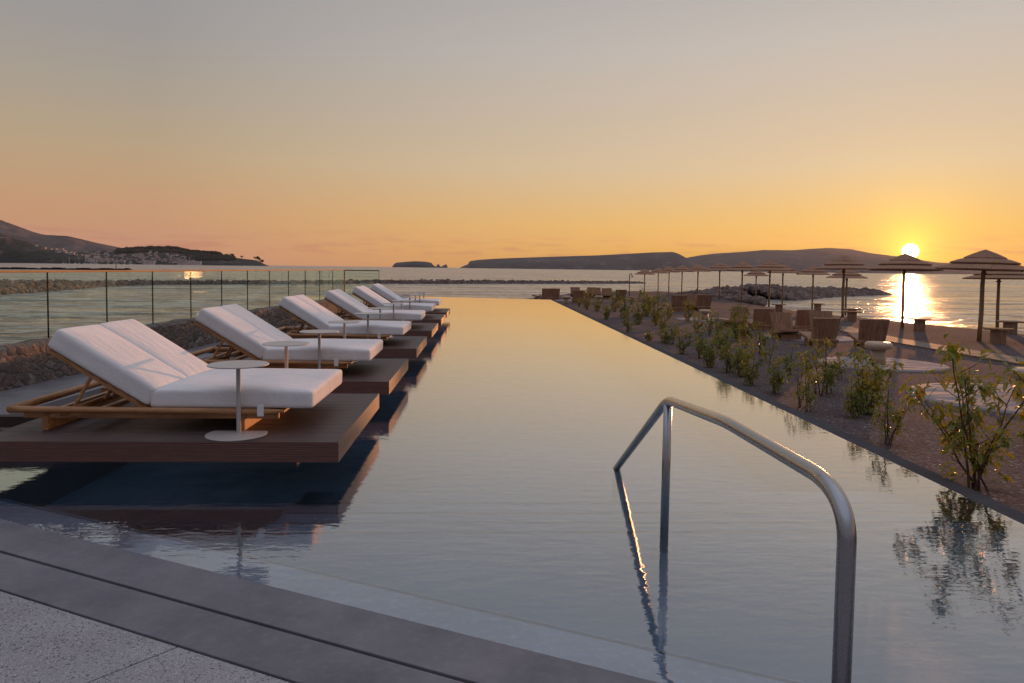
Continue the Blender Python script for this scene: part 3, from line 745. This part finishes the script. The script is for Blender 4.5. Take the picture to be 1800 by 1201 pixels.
def make_mat():
    bm_ = bmesh.new(); vs = []
    n, k = 12, 48
    mb = MB(); vs = [(0, 0, .012)]
    for i in range(1, n+1):
        for j in range(k):
            a = 2*math.pi*j/k; q = 1.2*i/n; x, y = q*math.cos(a), q*math.sin(a)
            vs.append((x, y, .012+.010*noise.noise((x*2.2, y*4.5, 1))))
    fs = [(0, 1+j, 1+(j+1) % k) for j in range(k)] + [(1+i*k+j, 1+(i+1)*k+j, 1+(i+1)*k+(j+1) % k, 1+i*k+(j+1) % k) for i in range(n-1) for j in range(k)]
    o = len(vs); vs += [(1.21*math.cos(2*math.pi*j/k), 1.21*math.sin(2*math.pi*j/k), -.02) for j in range(k)]
    fs += [(1+(n-1)*k+j, o+j, o+(j+1) % k, 1+(n-1)*k+(j+1) % k) for j in range(k)]
    mb.add(vs, fs); return mb.build('round_mat', M['mat'], smooth=True)
mat0 = make_mat()
mlist = [(1800, 702, 1.22, 'round woven mat on the gravel at the right edge, nearest the camera'), (1548, 640, .98, 'round woven mat under the mushroom shaped wooden stool'),
         (1424, 594, 1.05, 'round woven mat between the facing wooden chairs'), (1240, 562, 1.0, 'round woven mat under the drum stool in the middle distance'),
         (1330, 577, .9, 'round woven mat edge beside the sideways chair'), (985, 528, 1.2, 'small far mat in front of the far beach chairs')]
for i, (px, py, s, lb) in enumerate(mlist):
    o = mat0 if i == 0 else copy_tree(mat0)
    p = gp(px, py); p.z = gz(p.y)+.004; o.location = p; o.scale = (s, s, 1); s_ = GB; o.rotation_euler = (math.atan(GB), 0, 0)
    tag(o, lb, 'mat', 'round mats on the gravel')
st0 = make_stool()
slist = [(1543, 641, 1, 'mushroom shaped pale wooden stool catching the sun on its rim'), (1803, 704, 1, 'drum stool cut by the right edge on the nearest mat'),
         (1239, 563, .95, 'orange lit drum stool on the mid distance mat'), (995, 534, 1.1, 'small drum stool near the far pool corner'), (1052, 533, 1.1, 'small drum stool in front of the pale far chair')]
for i, (px, py, s, lb) in enumerate(slist):
    o = st0 if i == 0 else copy_tree(st0)
    p = gp(px, py); p.z = gz(p.y)+.01; o.location = p; o.scale = (s,)*3; o.rotation_euler.z = i; tag(o, lb, 'stool', 'wooden drum stools')
def make_stump():
    r = thing('block_table')
    mb = MB(); mb.box(-.34, .34, -.2, .2, .37, .42); mb.build('table_top', M['slab'], r, bevel=.005, segs=1)
    mb = MB(); mb.box(-.17, .17, -.14, .14, -.1, .37); mb.build('block_leg', M['slab'], r, bevel=.006, segs=1)
    return r
bt0 = make_stump()
blist = [(1754, 604, 0, 'block table with flat top beside the rightmost parasol pole'), (1775, 587, .1, 'block table by the waterline near the right edge'),
         (1616, 582, -.1, 'block table right of the pole under the sun'), (1497, 565, 0, 'block table beside the third parasol pole'),
         (1497, 559, .1, 'block table half hidden behind another block table'), (1437, 547, 0, 'block table at the waterline between two parasol poles'),
         (1369, 549, 0, 'block table behind the wooden chair backs')]
for i, (px, py, rz, lb) in enumerate(blist):
    o = bt0 if i == 0 else copy_tree(bt0)
    p = gp(px, py); p.z = gz(p.y); o.location = p; o.rotation_euler.z = rz-math.atan2(p.x, p.y)*.8; tag(o, lb, 'block table', 'block tables under the parasols')
# boardwalk
A, Bq = gp(1830, 643), gp(1554, 596.5); Cq = gp(1470, 575); mb = MB()
for a_, c_ in ((A, Bq), (Bq, Cq)):
    d = c_-a_; L_ = math.hypot(d.x, d.y); n = int(L_/.14); u = Vector((d.x, d.y, 0))/L_; w = Vector((u.y, -u.x, 0))
    for i in range(n):
        q = a_ + d*(i/n); e = q + u*(.125); hw = .42+.01*random.random(); zz = gz(q.y)+.035+.004*random.random()
        mb.prism([((q-w*hw).x, (q-w*hw).y), ((q+w*hw).x, (q+w*hw).y), ((e+w*hw).x, (e+w*hw).y), ((e-w*hw).x, (e-w*hw).y)], zz-.06, zz)
tag(mb.build('boardwalk', M['plank']), kind='structure')
# slim shower post on the far beach
p = gp(1106, 521); sp_ = tag(thing('beach_shower', (p.x, p.y, gz(p.y))), 'thin metal post with a bent top on the far beach', 'post')
D_ = p.y; hgt = 40*D_/F
mb = MB(); mb.tube([(0, 0, -.2), (0, 0, hgt*.9), (.03, 0, hgt*.98), (.12, 0, hgt), (.22, 0, hgt*.95), (.24, 0, hgt*.88)], .04, 8); mb.build('post', M['dark'], sp_)
mb = MB(); mb.lathe([(.1, hgt*.84), (.1, hgt*.86), (.03, hgt*.885)], 12, Matrix.Translation((.24, 0, 0))); mb.build('shower_head', M['dark'], sp_)

# ------------------------------------------------------------------ shrubs
def make_shrub(seed, nst, H, spread, leaves, big=1.0, low=.1):
    rnd = random.Random(seed); r = thing('leafy_shrub'); ms = MB(); ml = MB()
    def leaf(p, d, L_):
        d = d.normalized(); up_ = Vector((0, 0, 1)); sd_ = d.cross(up_)
        if sd_.length < .1: sd_ = Vector((1, 0, 0))
        sd_.normalize(); sd_ = (sd_ + Vector((rnd.gauss(0, .5), rnd.gauss(0, .5), rnd.gauss(0, .5)))).normalized()
        nr = sd_.cross(d).normalized(); W_ = L_*rnd.uniform(.15, .22)
        droop = Vector((0, 0, -1))*L_
        a = p; b1 = p + d*L_*.35 + droop*.05; c1 = p + d*L_*.7 + droop*.25; e1 = p + d*L_*.88 + droop*.52
        ml.add([a, b1+sd_*W_, b1-nr*W_*.25, b1-sd_*W_, c1+sd_*W_*.8, c1-nr*W_*.25, c1-sd_*W_*.8, e1],
               [(0, 2, 1), (0, 3, 2), (1, 2, 5, 4), (2, 3, 6, 5), (4, 5, 7), (5, 6, 7)])
    def cluster(p, n, sz):
        for _ in range(n):
            a = rnd.random()*2*math.pi; d = Vector((math.cos(a), math.sin(a), rnd.uniform(-.9, .75)))
            q = p + Vector((rnd.gauss(0, .02), rnd.gauss(0, .02), rnd.gauss(0, .03)))*sz*big
            leaf(q, d, rnd.uniform(.045, .085)*sz*big)
    tips = []
    for s in range(nst):
        a = rnd.random()*2*math.pi; h = H*rnd.uniform(.55, 1.0) if s else H
        b0 = Vector((rnd.gauss(0, .03), rnd.gauss(0, .03), -.05)); sp = spread*rnd.uniform(.3, 1)*(.5 if s == 0 else 1)
        pts = []
        for i in range(7):
            t = i/6; pts.append(b0 + Vector((math.cos(a)*sp*t**1.2+rnd.gauss(0, .008), math.sin(a)*sp*t**1.2+rnd.gauss(0, .008), h*t)))
        ms.tube(pts, [.0075*(1-.75*i/6)*(.7+.5*H) for i in range(7)], 6); tips.append((pts[-1], 1.0))
        for i in range(2, 6):
            if rnd.random() < .75:
                a2 = rnd.random()*2*math.pi; L_ = h*rnd.uniform(.12, .34); q = pts[i]
                e = q + Vector((math.cos(a2)*L_*.7, math.sin(a2)*L_*.7, L_*.6)); mdl = (q+e)/2 + Vector((0, 0, -.02))
                ms.tube([q, mdl, e], [.0035, .0028, .0015], 5); tips.append((e, .85)); 
                if rnd.random() < .5: tips.append((mdl, .55))
            elif rnd.random() < .7: tips.append((pts[i], .5))
    per = max(6, int(leaves/len(tips)))
    for p, s in tips: cluster(p, int(per*(.6+.8*s*rnd.random())), .75+.4*s)
    for _ in range(int(leaves*low)):
        a = rnd.random()*2*math.pi; q = Vector((math.cos(a)*spread*.45*rnd.random(), math.sin(a)*spread*.45*rnd.random(), H*rnd.uniform(.03, .45)))
        leaf(q, Vector((math.cos(a), math.sin(a), rnd.uniform(-.5, .6))), rnd.uniform(.05, .08)*big)
    ms.build('stems', M['stem'], r); ml.build('leaves', M['leaf'], r)
    return r, H
protos = [make_shrub(11, 9, 1.05, .55, 820, 1.15, .1), make_shrub(12, 5, .85, .35, 360, 1.1), make_shrub(13, 6, .8, .28, 480, 1.0, .2), make_shrub(14, 3, .8, .16, 190),
          make_shrub(15, 7, .75, .3, 620, 1.05, .3), make_shrub(16, 4, 1.0, .22, 380), make_shrub(17, 6, .9, .3, 600, 1.05, .2)]
used = [False]*len(protos)
plist = [ # base px, base py, top py, prototype
 (1718, 862, 585, 0), (1840, 800, 640, 2), (1560, 782, 660, 1), (1526, 728, 608, 4), (1404, 716, 622, 3), (1421, 724, 640, 3),
 (1458, 692, 590, 5), (1440, 694, 584, 1), (1362, 692, 622, 2), (1318, 678, 602, 6), (1302, 662, 592, 4), (1284, 655, 572, 6),
 (1246, 646, 590, 4), (1230, 630, 570, 2), (1198, 622, 572, 6), (1182, 606, 560, 1), (1140, 600, 577, 2), (1106, 584, 541, 6),
 (1122, 570, 528, 4), (1164, 585, 540, 6), (1152, 572, 512, 6), (1066, 562, 533, 4), (1080, 548, 508, 6), (1031, 545, 504, 6),
 (1098, 560, 520, 4), (1136, 556, 508, 4), (1176, 560, 528, 2), (1224, 585, 545, 6), (1246, 590, 538, 5), (1260, 588, 542, 3),
 (1294, 600, 530, 6), (1312, 606, 548, 2), (1208, 566, 525, 6), (1336, 622, 560, 1), (1352, 640, 580, 3), (1388, 660, 600, 5),
 (1476, 668, 612, 3), (1268, 622, 560, 2), (1018, 540, 522, 2), (1050, 548, 522, 4), (1170, 604, 575, 4), (1500, 735, 655, 2)]
order = sorted(range(len(plist)), key=lambda i: gp(plist[i][0], plist[i][1]).y)
for rank, i in enumerate(order):
    px, py, ty, k = plist[i]; r, H0 = protos[k]
    p = gp(px, py); p.x = max(p.x, 3.85); p.z = gz(p.y); ht = (CH - (far(px, ty, p.y).z))
    h = far(px, ty, p.y).z - p.z
    o = r if not used[k] else copy_tree(r); used[k] = True
    s = h/(H0*1.06); w = max(s, .75)
    o.location = p; o.scale = (w, w, s); o.rotation_euler.z = rank*2.1
    first = {0: 'largest yellowing shrub with many drooping leaf clusters, near the right edge', 1: 'tall shrub cut off by the right edge'}
    if i in first: lb = first[i]
    elif rank < 12: lb = '%s leafy young shrub from the camera along the pool coping' % ORD[rank]
    elif p.y < 18: lb = 'leafy shrub in the middle of the planted strip, %s in order of distance' % ORD[rank]if rank < 20 else 'dense green shrub of the planted strip beside the middle of the pool'
    else: lb = 'small leafy shrub far along the planted strip near the pool corner'
    tag(o, lb, 'shrub', 'young shrubs along the pool edge')

# ------------------------------------------------------------------ rocks
def rock_mesh(mb, c, s, rnd):
    t = (1+5**.5)/2
    base = [(-1, t, 0), (1, t, 0), (-1, -t, 0), (1, -t, 0), (0, -1, t), (0, 1, t), (0, -1, -t), (0, 1, -t), (t, 0, -1), (t, 0, 1), (-t, 0, -1), (-t, 0, 1)]
    fs = [(0, 11, 5), (0, 5, 1), (0, 1, 7), (0, 7, 10), (0, 10, 11), (1, 5, 9), (5, 11, 4), (11, 10, 2), (10, 7, 6), (7, 1, 8), (3, 9, 4), (3, 4, 2), (3, 2, 6), (3, 6, 8), (3, 8, 9), (4, 9, 5), (2, 4, 11), (6, 2, 10), (8, 6, 7), (9, 8, 1)]
    q = Matrix.Rotation(rnd.random()*6.3, 3, Vector((rnd.gauss(0, 1), rnd.gauss(0, 1), rnd.gauss(0, 1))).normalized())
    sx, sy, sz = [s*rnd.uniform(.65, 1.25) for _ in range(3)]
    mb.add([tuple(Vector(c) + q @ Vector((v[0]*sx*rnd.uniform(.75, 1.1), v[1]*sy*rnd.uniform(.75, 1.1), v[2]*sz*.8))*.53) for v in base], fs)
def ridge(name, line, n, label, seed, sizes=(.3, .7)):
    rnd = random.Random(seed); mb = MB(); seg = []
    for (a_, wa, ha), (c_, wc, hc) in zip(line, line[1:]): seg.append((a_, c_, wa, wc, ha, hc, math.dist(a_, c_)))
    tot = sum(s[6] for s in seg)
    for a_, c_, wa, wc, ha, hc, L_ in seg:            # solid core under the boulders
        d = Vector((c_[0]-a_[0], c_[1]-a_[1], 0)).normalized(); w = Vector((-d.y, d.x, 0))
        A_, C_ = Vector((*a_, 0)), Vector((*c_, 0)); vs = []
        for P_, ww, hh in ((A_, wa, ha), (C_, wc, hc)):
            for o_, z_ in ((-1, -2), (-.35, hh*.72), (.35, hh*.72), (1, -2)): v = P_ + w*ww*o_; vs.append((v.x, v.y, SEA+z_))
        mb.add(vs, [(0, 1, 5, 4), (1, 2, 6, 5), (2, 3, 7, 6)])
    for _ in range(n):
        x = rnd.random()*tot
        for s in seg:
            if x < s[6]: break
            x -= s[6]
        a_, c_, wa, wc, ha, hc, L_ = s; t = x/L_; d = Vector((c_[0]-a_[0], c_[1]-a_[1], 0)).normalized(); w = Vector((-d.y, d.x, 0))
        ww, hh = wa+(wc-wa)*t, ha+(hc-ha)*t; o_ = rnd.uniform(-1, 1)
        z_ = hh*(1-abs(o_)**1.6)*rnd.uniform(.75, 1.02) - .1
        P_ = Vector((a_[0]+(c_[0]-a_[0])*t, a_[1]+(c_[1]-a_[1])*t, SEA+z_-.1)) + w*ww*o_
        rock_mesh(mb, P_, rnd.uniform(*sizes), rnd)
    o = mb.build(name, M['rock']); tag(o, label, 'breakwater', kind='stuff'); return o
def S(px, py): q = on(px, py, SEA); return (q.x, q.y)
def Sx(px, py, back):
    q = on(px, py, SEA); return (q.x*(1+back/q.y), q.y+back)
ridge('breakwater_rocks', [(Sx(-260, 535, 2.5), 2.6, 1.5), (Sx(0, 517, 2.5), 2.6, 1.2), (Sx(70, 512, 2.5), 2.4, 1.0), (Sx(150, 505, 2.5), 2.2, .65), (Sx(270, 501, 2.2), 2.0, .55), (Sx(450, 500, 2), 2, .5), (Sx(620, 499, 2), 2, .55)], 2600, 'long low boulder breakwater on the left, seen through the glass', 3, (.22, .5))
ridge('breakwater_rocks', [(Sx(620, 499, 2.2), 2.0, .6), (Sx(760, 499, 2.2), 2, .65), (Sx(900, 499, 2.2), 2, .6), (Sx(1040, 499, 2.2), 2, .5), (Sx(1128, 498.5, 2.2), 1.5, .3)], 1800, 'dark straight boulder breakwater across the middle of the sea', 4, (.2, .5))
ridge('groyne_rocks', [((19.5, 74), 3, .15), (Sx(1300, 529, 6), 6, 1.3), (Sx(1345, 526, 6), 5.5, 1.3), (Sx(1390, 522.5, 4.5), 4.5, .95), (Sx(1460, 520, 4), 4, .8), (Sx(1530, 518, 3), 2.8, .55)], 2400, 'reddish boulder groyne running out from the beach behind the parasols', 5, (.25, .6))
rnd = random.Random(9); mb = MB()
for _ in range(420):
    px = rnd.uniform(1225, 1345); t = (px-1225)/120; py = rnd.uniform(513 - 4*t, 518+18*t)
    q = gp(px, py); rock_mesh(mb, (q.x, q.y, gz(q.y)-.02), rnd.uniform(.15, .4), rnd)
tag(mb.build('scattered_rocks', M['rock']), 'loose reddish rocks strewn on the beach at the foot of the groyne', 'rocks', kind='stuff')

# ------------------------------------------------------------------ far shores
def hills(name, prof, D, m, front=.22, backd=.2, rug=.05, seed=0, step=6, pw=.8, label=None, kind='structure', cat=None):
    xs = []; x = prof[0][0]
    while x < prof[-1][0]: xs.append(x); x += step
    xs.append(prof[-1][0])
    def topy(x):
        for (a_, ya), (c_, yc) in zip(prof, prof[1:]):
            if x <= c_: return ya+(yc-ya)*(x-a_)/(c_-a_)
        return prof[-1][1]
    rows = [-1, -.86, -.72, -.58, -.45, -.33, -.22, -.12, -.05, 0, .15, .5, 1]; vs = []
    for x in xs:
        top = far(x, topy(x), D); h = top.z - SEA; h *= 1+rug*.35*noise.noise((x*.13, seed, 0)) + rug*.25*noise.noise((x*.5, seed, 0))
        for s in rows:
            dd = D*(1+s*(front if s < 0 else backd)); q = CAMP + ray(x, 470)*(dd/ray(x, 470).y)
            e = (1-(-s)**1.25)**pw if s < 0 else (1-s**1.5)
            nn_ = noise.fractal(Vector((x*.035, s*4, seed)), 1.0, 2.0, 4)
            e = max(0, e*(1+rug*4*nn_*(1 if s < -.06 else 0))); e = min(e, .93*dd/D if s < -.04 else 1)
            vs.append((q.x, q.y, SEA - 3 + (h+3)*e))
    n = len(rows); mb = MB()
    mb.add(vs, [(i*n+j, (i+1)*n+j, (i+1)*n+j+1, i*n+j+1) for i in range(len(xs)-1) for j in range(n-1)])
    o = mb.build(name, m, smooth=True)
    tag(o, label, cat, kind=kind)
    return o, BVHTree.FromPolygons([Vector(v) for v in mb.v], mb.f)
hb, _ = hills('hills', [(-420, 330), (-200, 350), (-60, 372), (0, 386), (28, 396), (60, 408), (80, 413), (120, 415), (150, 422), (170, 427), (190, 431), (215, 436), (250, 443), (300, 455), (330, 464)], 4600, M['hill'], seed=1, rug=.03)
hc, bv1 = hills('headland', [(-420, 380), (-100, 400), (0, 411), (28, 420), (45, 424), (60, 430), (90, 437), (115, 441), (140, 445), (170, 450), (200, 456), (235, 463.6)], 2500, M['hilldark'], seed=2, rug=.07, front=.10, pw=.5)
hd, bv2 = hills('promontory', [(100, 463), (125, 446), (160, 441), (228, 439), (262, 438), (308, 438), (330, 443), (385, 448), (410, 453), (450, 457.5), (458, 461), (464, 464), (472, 467)], 3000, M['hilldark'], seed=3, rug=.035, front=.14, pw=.85, step=4)
he, _ = hills('island', [(688, 471), (692, 465), (696, 462), (712, 460.5), (730, 459.3), (748, 460.2), (758, 462), (762, 466.5), (766, 469), (769, 464.5), (772, 465), (774, 469.5), (780, 466.5), (785, 464.2), (787, 471)], 6200, M['hill'], front=.03, backd=.04, rug=.02, seed=4, step=1.5, pw=.45)
hf, _ = hills('hills', [(806, 472), (816, 467), (822, 465), (824, 459.5), (840, 457), (870, 455), (900, 453.8), (962, 451.7), (1050, 449), (1107, 446), (1150, 443.7), (1182, 443), (1192, 446), (1205, 453), (1230, 466), (1250, 476)], 6600, M['hill'], seed=5, rug=.012, front=.10, pw=.6, step=4)
hg, _ = hills('hills', [(1120, 474), (1205, 453.5), (1230, 449), (1255, 446), (1300, 443.3), (1342, 439.6), (1392, 440), (1425, 437.5), (1455, 436), (1494, 438), (1530, 445), (1578, 451), (1610, 456), (1647, 461.5), (1680, 463), (1740, 466), (1800, 470), (1900, 477), (1960, 485)], 8200, M['hill'], seed=6, rug=.02, front=.2, pw=.75)

# wood on the promontory ridge (one mass) and separate pines at its tip
rnd = random.Random(21)
def blob(mb, c, s, rnd): rock_mesh(mb, c, s, rnd)
mb = MB()
def topline(x):
    pr = [(205, 440), (228, 437.5), (262, 436), (308, 436), (330, 441), (350, 442.5), (385, 445), (388, 450), (402, 451), (411, 453)]
    for (a_, ya), (c_, yc) in zip(pr, pr[1:]):
        if x <= c_: return ya+(yc-ya)*(x-a_)/(c_-a_)
    return 453
for _ in range(3600):
    x = rnd.uniform(205, 412); fr_ = rnd.random()**1.5; y = topline(x) + fr_*(458-topline(x))*(1 if x > 330 else .35)
    hit = bv2.ray_cast(CAMP, ray(x, y).normalized())[0]
    q = hit if hit else far(x, y, 2990)
    s = rnd.uniform(3.5, 8)
    for _k in range(2): blob(mb, q+Vector((rnd.gauss(0, 3), rnd.gauss(0, 4), rnd.uniform(-1, 4))), s*rnd.uniform(.5, 1), rnd)
tag(mb.build('pine_wood', M['wood']), 'dark pine wood along the ridge of the promontory', 'wood', kind='stuff')
def far_tree(px, ytop, ybase, label):
    D = 2960; a_ = far(px, ybase, D); t = far(px, ytop, D); h = t.z-a_.z
    r = tag(thing('pine_tree', a_), label, 'tree', 'lone pines on the promontory tip')
    mb = MB(); mb.tube([(0, 0, -12), (0, 0, h*.6)], [1.2, .8], 6); mb.build('trunk', M['stem'], r)
    mb = MB()
    for _ in range(26): blob(mb, Vector((rnd.gauss(0, h*.22), rnd.gauss(0, h*.22), h*.72+rnd.gauss(0, h*.12))), h*rnd.uniform(.1, .2), rnd)
    mb.build('crown', M['wood'], r)
for (x, yt, yb, lb) in ((397, 446.5, 453, 'leftmost lone pine just past the wood on the promontory'), (408, 446, 453.5, 'wide lone pine on the falling ridge of the promontory'), (425, 450, 455, 'round lone pine midway to the promontory tip'), (452, 451, 459, 'tallest lone pine above the cliff end of the promontory'), (456, 454, 460, 'small lone pine beside the tallest one at the cliff end'), (460.5, 457, 464, 'last lone pine at the cliff tip of the promontory')):
    far_tree(x, yt, yb, lb)

# hillside town
def make_house(kind):
    r = thing('hillside_house'); w, d, h = ((14, 11, 9), (22, 12, 11), (11, 10, 7))[kind]
    mb = MB(); mb.box(-w/2, w/2, -d/2, d/2, -6, h); mb.build('wall', M['render_w'], r)
    mb = MB()
    if kind == 1: mb.box(-w/2-.3, w/2+.3, -d/2-.3, d/2+.3, h+.01, h+.8)
    else: mb.add([(-w/2-.5, -d/2-.5, h+.02), (w/2+.5, -d/2-.5, h+.02), (w/2+.5, d/2+.5, h+.02), (-w/2-.5, d/2+.5, h+.02), (-w/4, 0, h+3), (w/4, 0, h+3)], [(0, 1, 5, 4), (2, 3, 4, 5), (0, 4, 3), (1, 2, 5), (3, 2, 1, 0)])
    mb.build('roof', M['tile'] if kind != 1 else M['render_w'], r)
    mb = MB()
    for fl in range(int(h//3)):
        for i in range(int(w//3.6)): x = -w/2+1.4+i*3.5; mb.box(x, x+1.3, -d/2-.08, -d/2+.1, fl*3+1, fl*3+2.6)
    mb.build('windows', M['win'], r)
    return r
hp = [make_house(k) for k in range(3)]; hu = [False]*3; rnd = random.Random(33); cnt_h = 0
spots = []
for _ in range(16): spots.append((rnd.uniform(52, 112), None, 0))
for _ in range(30): spots.append((rnd.uniform(95, 160), None, 1))
for _ in range(120): spots.append((rnd.uniform(150, 350), None, 2))
placed = []
for x, _, zone in spots:
    for _try in range(12):
        if zone == 0: y = 427+(x-52)*.20 + rnd.uniform(-1.5, 5)
        elif zone == 1: y = 437+(x-95)*.13 + rnd.uniform(-1, 7)
        else: y = rnd.uniform(441.5 + max(0, x-250)*.12, 461.5+(x-200)*.012)
        if all(abs(x-a_) > 3.6 or abs(y-c_) > 2.3 for a_, c_ in placed): break
    else: continue
    d = ray(x, y).normalized(); h1 = bv1.ray_cast(CAMP, d)[0]; h2 = bv2.ray_cast(CAMP, d)[0]
    q = min([h for h in (h1, h2) if h], key=lambda v: v.y, default=None)
    if q is None: continue
    placed.append((x, y)); k = rnd.choice((0, 0, 1, 2, 2))
    o = hp[k] if not hu[k] else copy_tree(hp[k]); hu[k] = True; cnt_h += 1
    o.location = q; o.rotation_euler.z = rnd.uniform(-.6, .9)+.25; s = rnd.uniform(.45, .85); o.scale = (s, s, s*.8)
    lb = {0: 'small pale house high on the headland above the cliffs', 1: 'small pale house catching pink light on the slope left of the town', 2: 'small pale house packed into the hillside town across the bay'}[zone]
    tag(o, lb, 'house', lb.replace('small pale house', 'pale houses'))
for x, yb, lb in ((344, 462.8, 'long pale waterfront building at the right end of the town'), (322, 462.6, 'second long pale waterfront building from the right end of the town'), (262, 462, 'long pale building on the middle of the town waterfront')):
    o = copy_tree(hp[1]); q = far(x, yb, 2560); o.location = (q.x, q.y, SEA+3); o.scale = (1.7, 1, 1.0); o.rotation_euler.z = .1; tag(o, lb, 'building', 'long waterfront buildings')
# moored sailing boats
sb = thing('sailing_boat')
mb = MB(); mb.prism([(-6, 0), (-5, -1.5), (3, -1.6), (7, 0), (3, 1.6), (-5, 1.5)], .0, 1.6); mb.build('hull', M['white'], sb)
mb = MB(); mb.tube([(0, 0, 1.5), (0, 0, 18)], .32, 6); mb.build('mast', M['metal'], sb)
mb = MB(); mb.tube([(0, 0, 3), (-5, 0, 3)], .2, 6); mb.build('boom', M['metal'], sb)
for i in range(16):
    o = sb if i == 0 else copy_tree(sb); x = 108+i*7.7+rnd.uniform(-3, 3); yb = 461.7+(x-100)*.0126+.55
    q = on(x, yb+1.0, SEA); q = CAMP + (q-CAMP)*(2150/q.y); o.location = (q.x, 2150+rnd.uniform(-40, 40), SEA); o.rotation_euler.z = rnd.uniform(0, 3); s = rnd.uniform(.7, 1.15); o.scale = (s,)*3
    tag(o, 'white sailing boat moored with bare mast below the town', 'sailing boat', 'moored sailing boats')
# low floating jetty in the bay, with a marker post
A_, B_ = on(-60, 473.0, SEA), on(232, 475.2, SEA); d = B_-A_
jt_ = tag(thing('floating_jetty', (A_.x, A_.y, SEA)), 'long low dark floating jetty just above the glass rail', 'jetty')
u = d.normalized(); w = Vector((-u.y, u.x, 0)); mb = MB(); mb.prism([(-w*1.2)[:2], (d-w*1.2)[:2], (d+w*1.2)[:2], (w*1.2)[:2]], -.1, .42); mb.build('deck', M['dark'], jt_)
mb = MB(); n = 26
for i in range(n):
    q = d*((i+rnd.random()*.6)/n); s = rnd.uniform(.5, 1.6); mb.box(q.x-s, q.x+s, q.y-.8, q.y+.8, .41, .41+rnd.uniform(.15, .5))
mb.build('clutter', M['dark'], jt_)
mb = MB(); q = on(204, 474.9, SEA)-A_; mb.tube([(q.x, q.y, 0), (q.x, q.y, 2.4)], .14, 6); mb.build('marker_post', M['dark'], jt_)

# sea air between the camera and the far shores
hv = bpy.data.materials.new('sea_haze'); hv.use_nodes = True; hn = hv.node_tree; hn.nodes.clear()
ho = hn.nodes.new('ShaderNodeOutputMaterial'); hp_ = hn.nodes.new('ShaderNodeVolumePrincipled')
hp_.inputs['Color'].default_value = (.86, .84, .88, 1); hp_.inputs['Density'].default_value = 2.0e-5; hp_.inputs['Anisotropy'].default_value = .45
hn.links.new(hp_.outputs[0], ho.inputs['Volume'])
mb = MB(); mb.box(-9000, 9500, -600, 13000, -5, 560); hz_ = mb.build('haze', hv); tag(hz_, kind='stuff')
